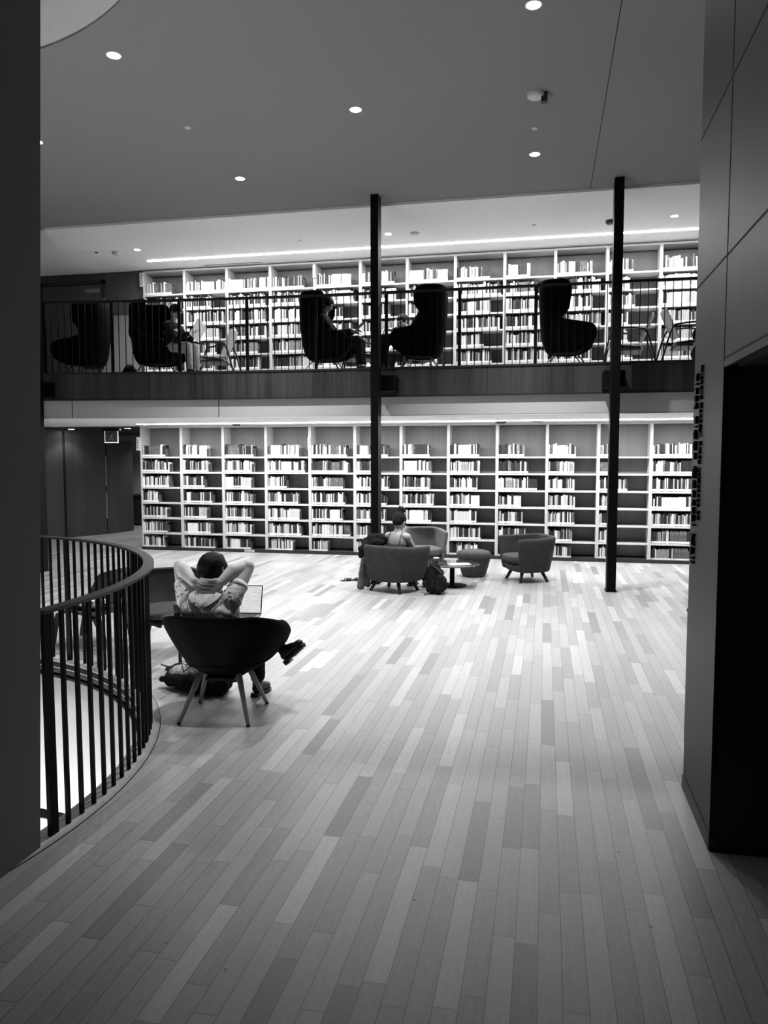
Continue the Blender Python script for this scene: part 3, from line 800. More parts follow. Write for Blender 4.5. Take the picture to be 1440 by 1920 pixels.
# ------------------------------------------------------------------ soft bodies: blended rounded limbs as one continuous surface
def blob(name, caps, ells, mat, parent, vox=.006, smooth=3, disp=None):
    b = bmesh.new()
    def sph(c, r, M=None):
        res = bmesh.ops.create_icosphere(b, subdivisions=3 if max(r) > .02 else 2, radius=1)
        mt = Matrix.Translation(V(c)) @ (M.to_4x4() if M else Matrix()) @ Matrix.Diagonal((*r, 1))
        bmesh.ops.transform(b, matrix=mt, verts=res['verts'])
    for p0, p1, r0, r1 in caps:
        p0 = V(p0); p1 = V(p1); sph(p0, (r0,)*3); sph(p1, (r1,)*3)
        d = p1-p0
        if d.length < 1e-6: continue
        dn = d.normalized(); a = dn.orthogonal().normalized(); c = dn.cross(a); n = 20
        R0 = [b.verts.new(p0+(a*math.cos(2*PI*i/n)+c*math.sin(2*PI*i/n))*r0) for i in range(n)]
        R1 = [b.verts.new(p1+(a*math.cos(2*PI*i/n)+c*math.sin(2*PI*i/n))*r1) for i in range(n)]
        for i in range(n): b.faces.new([R0[i], R0[(i+1) % n], R1[(i+1) % n], R1[i]])
        b.faces.new(R0[::-1]); b.faces.new(R1)
    for e in ells: sph(e[0], e[1], e[2] if len(e) > 2 else None)
    me = bpy.data.meshes.new(name); b.to_mesh(me); b.free()
    o = bpy.data.objects.new(name, me); C.objects.link(o)
    r = o.modifiers.new('r', 'REMESH'); r.mode = 'VOXEL'; r.voxel_size = vox; r.use_smooth_shade = True
    s = o.modifiers.new('s', 'SMOOTH'); s.factor = .6; s.iterations = smooth
    if disp:
        tx = bpy.data.textures.new('folds', 'CLOUDS'); tx.noise_scale = disp[1]; tx.noise_depth = 1
        d = o.modifiers.new('d', 'DISPLACE'); d.texture = tx; d.strength = disp[0]; d.mid_level = .5; d.texture_coords = 'LOCAL'
    bpy.context.view_layer.update()
    me2 = bpy.data.meshes.new_from_object(o.evaluated_get(bpy.context.evaluated_depsgraph_get()))
    bpy.data.objects.remove(o); bpy.data.meshes.remove(me)
    me2.name = name; me2.materials.clear(); me2.materials.append(MATS[mat])
    for p in me2.polygons: p.use_smooth = True
    q = bpy.data.objects.new(name, me2)
    return link(q, parent)
def rotm(fwd, up):
    f = V(fwd).normalized(); u = V(up); l = u.cross(f).normalized(); u = f.cross(l)
    return Matrix((f, l, u)).transposed()           # columns: forward, left, up
def finger(base, dirs, lens, rads):
    c = []; p = V(base)
    for i, (d, L) in enumerate(zip(dirs, lens)):
        q = p+V(d).normalized()*L; c.append((p, q, rads[i], rads[i+1])); p = q
    return c, p
def hand(w, d, n, side, s=1.0, curl=.5):
    """w wrist, d pointing direction, n palm normal (towards the palm side), side +1 thumb to the left of d seen with palm facing away"""
    d = V(d).normalized(); n = (V(n)-d*V(n).dot(d)).normalized(); t = d.cross(n)*side
    caps = []; tips = []
    w = V(w)
    for k in (-1.4, -.5, .4, 1.3): caps.append((w+t*(k*.012*s), w+d*.078*s+t*(k*.0185*s), .013*s, .0115*s))
    for k, L in ((1.3, .9), (.45, 1.0), (-.5, .94), (-1.4, .75)):
        b = w+d*.08*s+t*(k*.0185*s)
        d1 = d*math.cos(curl*.6)+n*math.sin(curl*.6); d2 = d*math.cos(curl*1.5)+n*math.sin(curl*1.5); d3 = d*math.cos(curl*2.2)+n*math.sin(curl*2.2)
        f, tip = finger(b, (d1, d2, d3), (.040*L*s, .026*L*s, .019*L*s), (.0092*s, .0082*s, .0075*s, .0062*s)); caps += f; tips.append(tip)
    b = w+d*.022*s+t*.026*s
    d1 = (d*.6+t*.75+n*.25); d2 = (d*.85+t*.35+n*.35)
    f, tip = finger(b, (d1, d2, d2), (.035*s, .03*s, .022*s), (.0135*s, .0105*s, .0092*s, .0075*s)); caps += f
    return caps
def head_parts(c, fwd, up, s=1.0):
    M = rotm(fwd, up); P = lambda x, y, z: V(c)+M @ V((x*s, y*s, z*s))
    E = [(P(-.008, 0, .025), (.095*s, .076*s, .092*s), M), (P(.012, 0, -.035), (.072*s, .062*s, .068*s), M), (P(.045, 0, -.078), (.034*s, .034*s, .026*s), M),
         (P(.062, 0, .028), (.03*s, .055*s, .022*s), M), (P(.08, .026, -.02), (.014*s, .02*s, .014*s), M), (P(.08, -.026, -.02), (.014*s, .02*s, .014*s), M),
         (P(-.005, .075, -.008), (.018*s, .008*s, .03*s), M), (P(-.005, -.075, -.008), (.018*s, .008*s, .03*s), M), (P(.078, 0, -.058), (.012*s, .022*s, .009*s), M)]
    K = [(P(.085, 0, .012), P(.102, 0, -.026), .008*s, .012*s)]
    return K, E, P, M
def face_details(P, M, s, parent):
    for k in (-1, 1):
        m = MB(); m.ell(P(.080, k*.031, .004), (.006*s, .013*s, .007*s), M, 12, 8); m.build('eye', 'hair_dark', parent)
        m = MB(); m.path([P(.089, k*.014, .024), P(.090, k*.03, .030), P(.080, k*.048, .024)], .003*s, 6); m.build('eyebrow', 'hair_dark', parent)
    m = MB(); m.ell(P(.088, 0, -.057), (.005*s, .02*s, .006*s), M, 12, 8); m.build('mouth', 'lip_tone', parent)

# ------------------------------------------------------------------ reader in floral shirt (seen from behind, hands clasped behind the head)
pr = empty('person', (-2.16, 4.75, 0)); O = V((-2.16, 4.75, 0))
tag(pr, 'person in short-sleeved floral shirt leaning back, hands clasped behind head, one boot crossed', 'person')
def L(*p): return V(p)-O
hc = L(-2.222, 4.80, .945); hf = V((-.10, .96, -.12)); hu = V((0, .12, 1))
K, E, HP, HM = head_parts(hc, hf, hu, 1.03)
shL = L(-2.375, 4.70, .775); shR = L(-2.035, 4.70, .785)
elL = L(-2.492, 4.86, .962); elR = L(-1.992, 4.86, .975)
wrL = L(-2.315, 4.69, .888); wrR = L(-2.115, 4.685, .888)
caps = K+[(L(-2.21, 4.66, .74), L(-2.215, 4.74, .86), .055, .050)]                        # neck
caps += [(shL, elL, .060, .047), (elL, elL+V((0, -.01, .004)), .046, .044), (elL, L(-2.42, 4.77, .945), .044, .050), (L(-2.42, 4.77, .945), wrL, .050, .031)]
caps += [(shR, elR, .060, .047), (elR, elR+V((0, -.01, .004)), .046, .044), (elR, L(-2.06, 4.77, .955), .044, .050), (L(-2.06, 4.77, .955), wrR, .050, .031)]
# clasped hands: palms against the nape, fingers interlaced
nails = []
for k in range(4):
    z = .905-.026*k
    caps.append((wrL+V((0, 0, .015-.014*k)), L(-2.262, 4.690, z-.012), .018, .0135))
    caps.append((wrR+V((0, 0, .015-.014*k)), L(-2.160, 4.672, z), .018, .0130))
for k in range(4):
    z = .905-.026*k; ln = (.92, 1.0, .95, .80)[k]
    f, tip = finger(L(-2.160, 4.664, z), (V((-1, -.34, .10)), V((-1, .02, .12)), V((-1, .35, .16))), (.042*ln, .032*ln, .024*ln), (.0096, .0092, .0086, .0070)); caps += f; nails.append((tip, V((-1, .3, .15))))
    f, tip = finger(L(-2.262, 4.680, z-.013), (V((1, -.22, .03)), V((1, .0, 0)), V((1, .2, 0))), (.042*ln, .032*ln, .024*ln), (.0092, .0086, .0080, .0066)); caps += f; nails.append((tip, V((1, .3, 0))))
for sx, w0 in ((1, wrL), (-1, wrR)):                                                    # thumbs pass down under the hair to the neck
    f, tip = finger(w0+V((sx*.012, 0, -.03)), (V((sx*.7, .1, -.75)), V((sx*.9, .1, -.4)), V((sx*.9, .2, -.2))), (.034, .028, .02), (.0135, .0115, .0095, .008)); caps += f
# torso, hips, legs (one continuous body below the clothes)
ells = E+[(L(-2.20, 4.68, .66), (.145, .085, .13)), (L(-2.17, 4.74, .50), (.13, .095, .12))]
hipL = L(-2.24, 4.78, .46); hipR = L(-2.05, 4.79, .46)
knL = L(-2.10, 5.12, .46); anL = L(-2.035, 5.10, .10)
knR = L(-2.06, 5.14, .50)
knL2 = L(-2.33, 5.16, .52)
# left leg crosses: thigh to the left knee, shin lies across to the right, boot out past the chair side
caps += [(hipR, L(-2.03, 5.14, .45), .075, .052), (L(-2.03, 5.14, .45), L(-2.02, 5.09, .09), .050, .034)]
caps += [(hipL, knL2, .075, .055), (knL2, L(-1.86, 5.04, .375), .050, .034)]
body = blob('body', caps, ells, 'skin', pr, .0034, 1)
m = MB()
for tip, d in nails:
    m.ell(tip-d.normalized()*.003+V((0, -.0048, .001)), (.0058, .0022, .0045), None, 10, 6)
m.build('fingernail', 'nail_dark', pr)
# hair
HP_ = HP
hk = [(HP(-.055, .03, -.055), HP(-.05, -.03, -.055), .038, .038)]
he = [(HP(-.018, 0, .034), (.112, .098, .100), HM), (HP(-.048, 0, -.012), (.078, .090, .075), HM), (HP(-.02, .02, .085), (.06, .05, .032), HM), (HP(.0, -.035, .088), (.055, .038, .034), HM), (HP(.045, 0, .082), (.06, .066, .036), HM),
      (HP(-.01, .082, .02), (.05, .022, .055), HM), (HP(-.01, -.082, .02), (.05, .022, .055), HM)]
hair_o = blob('hair', hk, he, 'hair_dark', pr, .006, 3, (.006, .03))
m = MB()
hcx = HP(-.052, -.083, .012)
for k in range(5):
    a = 2*PI*k/5; q = hcx+V((.006, -.012, 0))+V((math.cos(a)*.011, 0, math.sin(a)*.018)); m.tube(hcx+V((.006, -.010, 0)), q, .002, .003, 6)
    m.ell(q, (.0045, .0035, .0045), None, 8, 6)
m.build('hair_clip', 'paper', hair_o)
# glasses arm / ear shows
# shirt with sleeves and collar
sc_caps = [(L(-2.30, 4.69, .728), L(-2.12, 4.69, .732), .080, .080), (shL+V((.01, 0, -.01)), shL+(elL-shL)*.38, .074, .062), (shR+V((-.01, 0, -.01)), shR+(elR-shR)*.38, .074, .062),
           (L(-2.30, 4.70, .68), L(-2.09, 4.70, .68), .098, .098), (L(-2.27, 4.74, .52), L(-2.08, 4.75, .52), .115, .115), (L(-2.31, 4.66, .70), L(-2.10, 4.66, .69), .075, .075)]
shirt = blob('shirt', sc_caps, [(L(-2.205, 4.67, .70), (.165, .095, .12)), (L(-2.18, 4.74, .50), (.165, .125, .13))], 'floral_cotton', pr, .006, 3, (.016, .06))
for s0, e0 in ((shL, elL), (shR, elR)):
    d = (e0-s0); a = s0+d*.38; m = MB()
    dn = d.normalized(); u = dn.orthogonal().normalized(); w_ = dn.cross(u)
    pts = [a+dn*.010+(u*math.cos(2*PI*i/28)+w_*math.sin(2*PI*i/28))*.062 for i in range(29)]
    b = m.b; R0 = [b.verts.new(a-dn*.012+(u*math.cos(2*PI*i/28)+w_*math.sin(2*PI*i/28))*.064) for i in range(28)]; R1 = [b.verts.new(a+dn*.022+(u*math.cos(2*PI*i/28)+w_*math.sin(2*PI*i/28))*.061) for i in range(28)]
    for i in range(28): b.faces.new([R0[i], R0[(i+1) % 28], R1[(i+1) % 28], R1[i]]).smooth = True
    q = m.build('sleeve_cuff', 'floral_cotton', shirt); md = q.modifiers.new('s', 'SOLIDIFY'); md.thickness = .004
# open collar: two flaps falling on the back of the shoulders
for sx in (-1, 1):
    m = MB(); b = m.b
    A = [L(-2.208+sx*.004, 4.588, .765), L(-2.208+sx*.045, 4.604, .800), L(-2.208+sx*.078, 4.640, .830), L(-2.208+sx*.070, 4.72, .85)]
    B = [L(-2.208+sx*.012, 4.572, .725), L(-2.208+sx*.085, 4.582, .765), L(-2.208+sx*.125, 4.625, .812), L(-2.208+sx*.105, 4.73, .835)]
    va = [b.verts.new(p) for p in A]; vb = [b.verts.new(p) for p in B]
    for i in range(3): b.faces.new([va[i], va[i+1], vb[i+1], vb[i]]).smooth = True
    m2_ = MB(); m2_.path(B, .0028, 6); m2_.build('collar_edge', 'plastic_dark', shirt)
    q = m.build('collar', 'floral_cotton', shirt); md = q.modifiers.new('s', 'SOLIDIFY'); md.thickness = .004; md = q.modifiers.new('u', 'SUBSURF'); md.levels = 2; md.render_levels = 2
# trousers and boots
blob('trousers', [(hipR+V((0, -.02, 0)), L(-2.03, 5.14, .45), .092, .066), (L(-2.03, 5.14, .45), L(-2.02, 5.09, .14), .064, .052), (hipL+V((0, -.02, 0)), knL2, .092, .068), (knL2, L(-1.885, 5.045, .385), .064, .046), (hipL+V((0, -.03, -.02)), hipR+V((0, -.03, -.02)), .108, .108)], [], 'trousers_black', pr, .008, 2, (.01, .05))
def boot(ankle, toe_dir, up, parent, s=1.0):
    a = V(ankle); M = rotm(toe_dir, up); Q = lambda x, y, z: a+M @ V((x*s, y*s, z*s))
    o = blob('boot', [(Q(0, 0, .07), Q(0, 0, -.03), .045*s, .045*s), (Q(-.02, 0, -.055), Q(.06, 0, -.058), .038*s, .036*s), (Q(.06, 0, -.058), Q(.15, 0, -.066), .040*s, .034*s), (Q(.0, 0, -.02), Q(.09, 0, -.05), .040*s, .036*s)], [], 'boot_leather', parent, .006, 2)
    m = MB(); m.prism([(-.062*s, -.03*s), (-.045*s, -.042*s), (.05*s, -.038*s), (.12*s, -.046*s), (.17*s, -.034*s), (.188*s, 0), (.17*s, .034*s), (.12*s, .046*s), (.05*s, .038*s), (-.045*s, .042*s), (-.062*s, .03*s)], -.112*s, -.088*s, 0, Matrix.Translation(a) @ M.to_4x4())
    m.box(-.058*s, .0, -.038*s, .038*s, -.13*s, -.112*s, 0, Matrix.Translation(a) @ M.to_4x4())
    for k in range(5): m.box((.04+.028*k)*s, (.055+.028*k)*s, -.042*s, .042*s, -.12*s, -.112*s, 0, Matrix.Translation(a) @ M.to_4x4())
    m.build('sole', 'boot_leather', o, .002)
    m = MB()
    for k in range(4): m.path([Q(.03+.02*k, -.026, .0-.012*k), Q(.038+.02*k, 0, .014-.014*k), Q(.03+.02*k, .026, .0-.012*k)], .0022*s, 6)
    m.build('lace', 'plastic_dark', o)
    return o
boot(L(-1.805, 5.02, .372), (.62, .0, .60), (-.75, .1, .80), pr, .84)
boot(L(-2.02, 5.085, .10), (.25, 1, 0), (0, 0, 1), pr, .80)
# laptop on the lap
lt = empty('laptop', (-2.205, 5.06, .545), math.radians(5)); tag(lt, 'open laptop with a bright page on the lap of the reader in floral shirt', 'laptop')
m = MB(); m.box(-.165, .165, -.02, .20, 0, .014); m.build('keyboard_base', 'metal_grey', lt, .004)
m = MB()
for i in range(5):
    for j in range(12): m.box(-.145+j*.0243, -.145+j*.0243+.020, .08+.02*i, .08+.02*i+.016, .014, .0155)
tag(m.build('keys', 'plastic_dark', lt), kind='stuff')
lid = None
Ml = Matrix.Translation((0, .20, .012)) @ Matrix.Rotation(math.radians(-14), 4, 'X')
m = MB(); m.box(-.165, .165, -.0, .007, 0, .215, 0, Ml); lid = m.build('lid', 'plastic_dark', lt, .003)
me = MB(); me.box(-.158, .158, -.0012, -.0002, .010, .208); sc_o = me.build('screen', 'screen_page', lid); sc_o.matrix_local = Ml
# thermos cup on the seat of the grey chair
cup((-2.88, 5.55, 0), .035, .56, 'x', 'plastic_dark', 'metal_grey') if False else None
tt = empty('drinks_stand', (-2.90, 5.62, 0)); tag(tt, 'small dark round stand between the two shell lounge chairs', 'table')
m = MB(); m.lathe([(0, .42), (.15, .42), (.15, .435), (0, .435)], (0, 0, 0), 32); m.build('table_top', 'leg_dark', tt)
m = MB(); m.lathe([(.014, .008), (.014, .42)], (0, 0, 0), 16); m.build('stem', 'leg_dark', tt)
m = MB(); m.lathe([(0, 0), (.12, 0), (.12, .008), (0, .01)], (0, 0, 0), 32); m.build('base', 'leg_dark', tt)
cup((-2.885, 5.56, .4355), .033, .125, 'black travel mug standing left of the reader in floral shirt', 'plastic_dark', 'metal_grey')

# backpack lying beside the chair
bp = empty('backpack', (-2.50, 5.10, 0), math.radians(-8)); tag(bp, 'dark backpack with pale canvas top lying beside the black shell chair', 'bag', 'backpacks')
blob('body', [((-.22, 0, .07), (.20, -.03, .075), .06, .075), ((-.2, .07, .07), (.2, .06, .07), .055, .065), ((-.29, -.02, .065), (-.2, 0, .07), .022, .04), ((.1, -.06, .07), (.24, -.04, .06), .06, .055)], [((0, 0, .085), (.26, .12, .082))], 'bag_black', bp, .008, 2, (.02, .06))
blob('front_panel', [], [((-.07, .01, .135), (.17, .095, .062), Matrix.Rotation(-.08, 3, 'Y')), ((-.02, .02, .165), (.10, .07, .05))], 'bag_canvas', bp, .008, 2, (.02, .05))
m = MB()
for pts in ([(-.2, -.03, .175), (-.12, -.02, .202), (-.06, -.04, .20), (0, -.05, .205), (.06, -.06, .165)], [(-.15, .05, .17), (-.10, -.04, .198), (-.06, -.08, .16)], [(-.06, -.08, .16), (0, -.02, .222), (.06, -.07, .17)], [(-.24, .0, .10), (-.2, .0, .18), (-.1, .03, .21), (0, .03, .222)]):
    m.path(pts, .0035, 6)
m.build('bungee_cord', 'plastic_dark', bp)
m = MB(); m.path([(-.19, -.03, .16), (-.23, -.05, .175), (-.26, -.06, .185), (-.27, -.06, .19)], .007, 8); m.build('zip_pull', 'plastic_dark', bp)
m = MB(); m.path([(.22, -.02, .10), (.29, -.02, .115), (.34, -.01, .12), (.35, .0, .11), (.31, .0, .10), (.24, .01, .09)], .006, 8); m.build('strap', 'plastic_dark', bp)

# ------------------------------------------------------------------ reader with hair bun in the middle tub chair
pw = empty('person', (-1.80, 9.63, 0), math.radians(66)); tag(pw, 'seated person with a high dark hair bun and thin-strapped top, seen from behind', 'person')
def sit(parent, s=.355, skin='skin_mid', top='camisole', trousers='trousers_black', hair='bun', lean=0.0, sleeves=True, armL=((.02, .19, .26), (.24, .09, .28)), armR=((.02, -.19, .26), (.24, -.09, .28)), nod=.5, foot=(.38, .10), turn=0, vox=.008, straps=False):
    sh = s+.40; lx = -.10-lean
    ns = 1.0
    K, E, P, M = head_parts((lx+.045, 0, s+(.565 if straps else .60)), V((math.cos(nod)*math.cos(turn), math.cos(nod)*math.sin(turn), -math.sin(nod))), (math.sin(nod)*.9, 0, 1), 1.0 if straps else .94)
    caps = K+[((lx, 0, sh+.03), (lx+.03, 0, s+.545), .046, .044)]
    out = []
    for sy, (el, ha) in ((1, armL), (-1, armR)):
        S = V((lx, sy*.15, sh-.02)); e = V((el[0], el[1], s+el[2]-.10)); h = V((ha[0], ha[1], s+ha[2]-.10))
        caps += [(S, e, .044, .036), (e, h, .036, .025), (V((lx, 0, sh)), S, .052, .048)]
        caps += hand(h, (h-e), (0, -sy*.5, -1), sy, .92, .55)
        out.append((S, e, h))
        k = V((foot[0]-.03, sy*.09, s+.05)); a = V((foot[0]+.0, sy*foot[1], .09))
        caps += [(V((-.05, sy*.08, s+.06)), k, .075, .052), (k, a, .048, .034), (a, a+V((.13, sy*.01, -.055)), .03, .022)]
    body = blob('body', caps, E+[(((lx-.0), 0, sh-.10), (.085, .150, .16)), ((-.05, 0, s+.09), (.11, .145, .11))], skin, parent, min(vox, .005), 2)
    face_details(P, M, .94, parent)
    if straps:
        blob('top', [((lx, -.06, sh-.17), (lx, .06, sh-.17), .098, .098)], [((lx+.0, 0, sh-.19), (.098, .158, .10)), ((-.04, 0, s+.12), (.12, .155, .12))], top, parent, vox, 2, (.006, .05))
        m = MB()
        for sy in (-1, 1): m.path([(lx-.085, sy*.085, sh-.10), (lx-.075, sy*.09, sh-.03), (lx-.035, sy*.092, sh+.035), (lx+.03, sy*.09, sh+.03), (lx+.085, sy*.08, sh-.06)], .004, 6)
        m.build('shoulder_strap', top, parent)
    else:
        tc = [((lx, -.10, sh-.03), (lx, .10, sh-.03), .085, .085), ((lx, -.08, sh-.17), (lx, .08, sh-.17), .11, .11), ((-.04, -.06, s+.1), (-.04, .06, s+.1), .125, .125)]
        for S, e, h in out:
            tc += [(S, e, .062, .052)]
            if sleeves: tc += [(e, e+(h-e)*.85, .052, .040)]
        blob('jumper', tc, [], top, parent, vox, 3, (.012, .06))
    tr = [((-.06, -.07, s+.06), (-.06, .07, s+.06), .112, .112)]
    for sy in (-1, 1):
        k = V((foot[0]-.03, sy*.09, s+.05)); a = V((foot[0], sy*foot[1], .09)); tr += [(V((-.05, sy*.08, s+.06)), k, .092, .068), (k, a+V((0, 0, .04)), .064, .055)]
    blob('trousers', tr, [], trousers, parent, vox, 2, (.01, .06))
    for sy in (-1, 1):
        a = V((foot[0], sy*foot[1], .0))
        m = MB(); m.prism([(-.05, -.03), (.03, -.034), (.11, -.042), (.17, -.03), (.185, 0), (.17, .03), (.11, .042), (.03, .034), (-.05, .03)], 0.003, .02, 0, Matrix.Translation(a))
        sh_o = m.build('shoe_sole', 'plastic_dark', parent, .003)
        blob('shoe', [(a+V((-.01, 0, .055)), a+V((.05, 0, .05)), .037, .036), (a+V((.05, 0, .05)), a+V((.14, 0, .04)), .036, .027)], [], 'boot_leather', parent, vox, 2)
    # hair
    if hair == 'bun':
        blob('hair', [(P(-.035, 0, .06), P(-.03, 0, .11), .07, .04)], [(P(-.022, 0, .03), (.095, .086, .092), M), (P(-.05, 0, -.02), (.06, .07, .06), M), (P(-.045, 0, .145), (.055, .055, .052), M), (P(-.06, .02, .165), (.03, .03, .03), M)], 'hair_dark', parent, .007, 2, (.014, .02))
    elif hair == 'short':
        blob('hair', [], [(P(-.022, 0, .04), (.098, .086, .090), M), (P(-.045, 0, -.01), (.06, .074, .065), M), (P(.04, 0, .085), (.05, .06, .03), M)], 'hair_dark', parent, .007, 2, (.012, .02))
    else:
        blob('hair', [(P(-.05, .04, -.02), P(-.05, .05, -.14), .055, .04), (P(-.05, -.04, -.02), P(-.05, -.05, -.14), .055, .04)], [(P(-.022, 0, .04), (.102, .092, .096), M), (P(-.04, 0, -.03), (.07, .09, .08), M)], 'hair_dark', parent, .007, 2, (.012, .02))
    return P, M
sit(pw, .335, 'skin_mid', 'camisole', 'trousers_black', 'bun', .01, False, nod=.55, straps=True, foot=(.36, .12))
# jacket thrown over the chair back and hanging down its side
jk = empty('jacket', (-2.15, 9.50, 0)); tag(jk, 'black jacket heaped over the corner of the grey tub armchair', 'jacket')
blob('body', [((-.12, .0, .60), (.10, .10, .66), .05, .07), ((-.05, .05, .68), (.06, .08, .70), .06, .05), ((-.16, -.02, .55), (-.17, -.01, .46), .045, .035)], [((-.02, .06, .63), (.17, .08, .075))], 'jacket_black', jk, .008, 2, (.03, .06))
dj = empty('denim_jacket', (-2.30, 9.62, 0)); tag(dj, 'grey denim garment hanging to the floor at the left of the occupied tub armchair', 'jacket')
blob('body', [((-.0, .02, .52), (-.03, .0, .25), .035, .045), ((-.03, .0, .25), (-.055, -.01, .035), .045, .05), ((.01, .02, .3), (.03, .02, .06), .03, .04)], [], 'denim', dj, .007, 2, (.02, .04))
# shoes on the floor left of it
sd = empty('shoes', (-2.62, 10.20, 0)); tag(sd, 'pair of dark sandals left on the floor beside the occupied tub armchair', 'shoes')
for k, (x, y, a) in enumerate(((-.07, 0, .5), (.05, .06, .15))):
    Mz = Matrix.Rotation(a, 3, 'Z')
    s_ = blob('sandal', [], [((x, y, .012), (.115, .038, .012), Mz), ((x, y, .022), (.05, .04, .024), Mz)], 'boot_leather', sd, .006, 1)
    m = MB()
    for xx in (-.035, .05): m.path([V((x, y, 0))+Mz @ V((xx, q, h)) for q, h in ((-.036, .012), (-.02, .045), (.02, .045), (.036, .012))], .006, 6)
    m.build('strap', 'bag_canvas', s_)
# backpack standing by the tub chair
b2 = empty('backpack', (-1.35, 9.47, 0), .2); tag(b2, 'dark stuffed backpack standing on the floor against the occupied tub armchair', 'bag', 'backpacks')
blob('body', [((0, 0, .09), (-.01, 0, .33), .10, .075), ((.03, -.02, .08), (.04, -.02, .26), .085, .07), ((-.04, .02, .08), (-.05, .02, .3), .08, .06)], [((.07, -.03, .13), (.09, .07, .11))], 'bag_black', b2, .008, 2, (.025, .05))
m = MB(); m.path([(-.02, -.02, .38), (-.03, -.02, .43), (.0, -.01, .435), (.01, -.01, .39)], .007, 8); m.build('grab_loop', 'plastic_dark', b2)
blob('front_pocket', [((.05, -.09, .08), (.06, -.09, .22), .05, .045)], [], 'bag_black', b2, .008, 2, (.015, .04))
m = MB(); m.path([(-.03, -.07, .36), (.02, -.10, .34), (.07, -.11, .28), (.10, -.08, .22), (.12, -.06, .1), (.10, -.1, .02)], .008, 8); m.path([(-.05, -.06, .05), (-.09, -.1, .015), (-.14, -.11, .008)], .007, 8); m.build('strap', 'plastic_dark', b2)

# ------------------------------------------------------------------ patterned plywood chair behind the curved railing
pc = empty('plywood_chair', (-4.12, 6.28, 0), math.radians(172)); tag(pc, 'low dark plywood chair with patterned seat cushion seen through the curved railing', 'chair')
def bent(parent, pts, w, y, mat, name, th=.012):
    m = MB(); b = m.b; R = []
    for i, p in enumerate(pts):
        p = V((p[0], 0, p[1])); q = V((pts[min(i+1, len(pts)-1)][0], 0, pts[min(i+1, len(pts)-1)][1])); r = V((pts[max(i-1, 0)][0], 0, pts[max(i-1, 0)][1]))
        d = (q-r).normalized(); n = V((-d.z, 0, d.x))*th/2
        R.append([b.verts.new(p+n+V((0, y-w/2, 0))), b.verts.new(p+n+V((0, y+w/2, 0))), b.verts.new(p-n+V((0, y+w/2, 0))), b.verts.new(p-n+V((0, y-w/2, 0)))])
    for A, B in zip(R, R[1:]):
        for k in range(4): b.faces.new([A[k], A[(k+1) % 4], B[(k+1) % 4], B[k]])
    b.faces.new(R[0]); b.faces.new(R[-1][::-1])
    return m.build(name, mat, parent, .002, 1)
bent(pc, [(-.28, 0), (-.27, .16), (-.22, .28), (-.1, .31), (.14, .34)], .09, .20, 'leg_dark', 'leg'); bent(pc, [(-.28, 0), (-.27, .16), (-.22, .28), (-.1, .31), (.14, .34)], .09, -.20, 'leg_dark', 'leg')
bent(pc, [(.30, 0), (.27, .18), (.2, .30), (.05, .33), (-.1, .325)], .09, .20, 'leg_dark', 'leg'); bent(pc, [(.30, 0), (.27, .18), (.2, .30), (.05, .33), (-.1, .325)], .09, -.20, 'leg_dark', 'leg')
bent(pc, [(-.26, .31), (-.1, .325), (.1, .335), (.24, .345), (.30, .33)], .50, 0, 'leg_dark', 'seat', .014)
cushion('seat_cushion', [(-.24, -.22), (-.24, .22), (.27, .22), (.27, -.22)], .345, .40, 'patterned_cushion', pc, .03, .012)
def bk(u, v): return (-.20-.12*v+.05*u*u*(-1), .26*u*(1-.15*v*v), .45+.26*v-.04*abs(u)**3)
shell('backrest', lambda u, v: (-.20-.13*v+.06*u*u, .25*u*(1-.12*v*v), .44+.27*v-.03*abs(u)**3*v), 20, 8, .014, 'leg_dark', pc, 1, 1)
bent(pc, [(-.10, .33), (-.2, .37), (-.24, .46), (-.28, .6)], .10, 0, 'leg_dark', 'back_support')

# ------------------------------------------------------------------ upper gallery furniture
ZG = 3.0
def wing(loc, rz, label, extra=None):
    o = empty('wing_chair', loc, rz); tag(o, label, 'armchair', 'high-backed wing chairs on the gallery')
    T = [(.16, .16, .50, .24), (.20, .11, .64, .29), (.27, .07, .74, .33), (.36, .045, .78, .35), (.46, .03, .785, .355), (.545, .02, .74, .35), (.575, .018, .60, .345), (.60, .016, .36, .34), (.66, .012, .28, .335),
         (.76, .008, .34, .335), (.86, .0, .43, .335), (.98, .0, .445, .335), (1.08, .0, .44, .32), (1.15, .01, .40, .28), (1.18, .04, .34, .24)]
    zs = [t[0] for t in T]
    def Pf(u, v):
        z = .16+v*1.02
        xb, xf, w = interp(T, z); x, y = ucurve(u, xb-.39, xf-.39, w, .6)
        return (x, y, z)
    shell('back_shell', Pf, 32, 34, .04, 'wing_black', o, 1, 1)
    cushion('seat', uplan(-.30, .34, .29, 20, .6), .18, .44, 'wing_black', o, .05, .02, .7)
    cushion('head_cushion', [(-.35, -.2), (-.35, .2), (-.26, .2), (-.26, -.2)], .80, 1.02, 'wing_black', o, .03, .01)
    for sx, sy in ((-1, 1), (-1, -1), (1, 1), (1, -1)):
        m = MB(); m.tube((sx*.12-.02, sy*.14, .20), (sx*.27-.02, sy*.24, 0), .010, .008, 10); m.build('leg', 'metal_grey' if sx < 0 else 'leg_dark', o)
    return o
wing((-7.22, 10.98, ZG), math.radians(183), 'black wing chair farthest left on the gallery, facing left')
w2 = wing((-5.98, 11.03, ZG), math.radians(-10), 'black wing chair facing right under the reader in pale trousers')
w3 = wing((-3.22, 11.05, ZG), math.radians(2), 'black wing chair facing right, left of the middle column, with a dark seated figure')
w4 = wing((-1.80, 11.0, ZG), math.radians(180), 'black wing chair facing left just right of the middle column')
w5 = wing((.27, 11.05, ZG), math.radians(0), 'empty black wing chair facing right, left of the right-hand column')
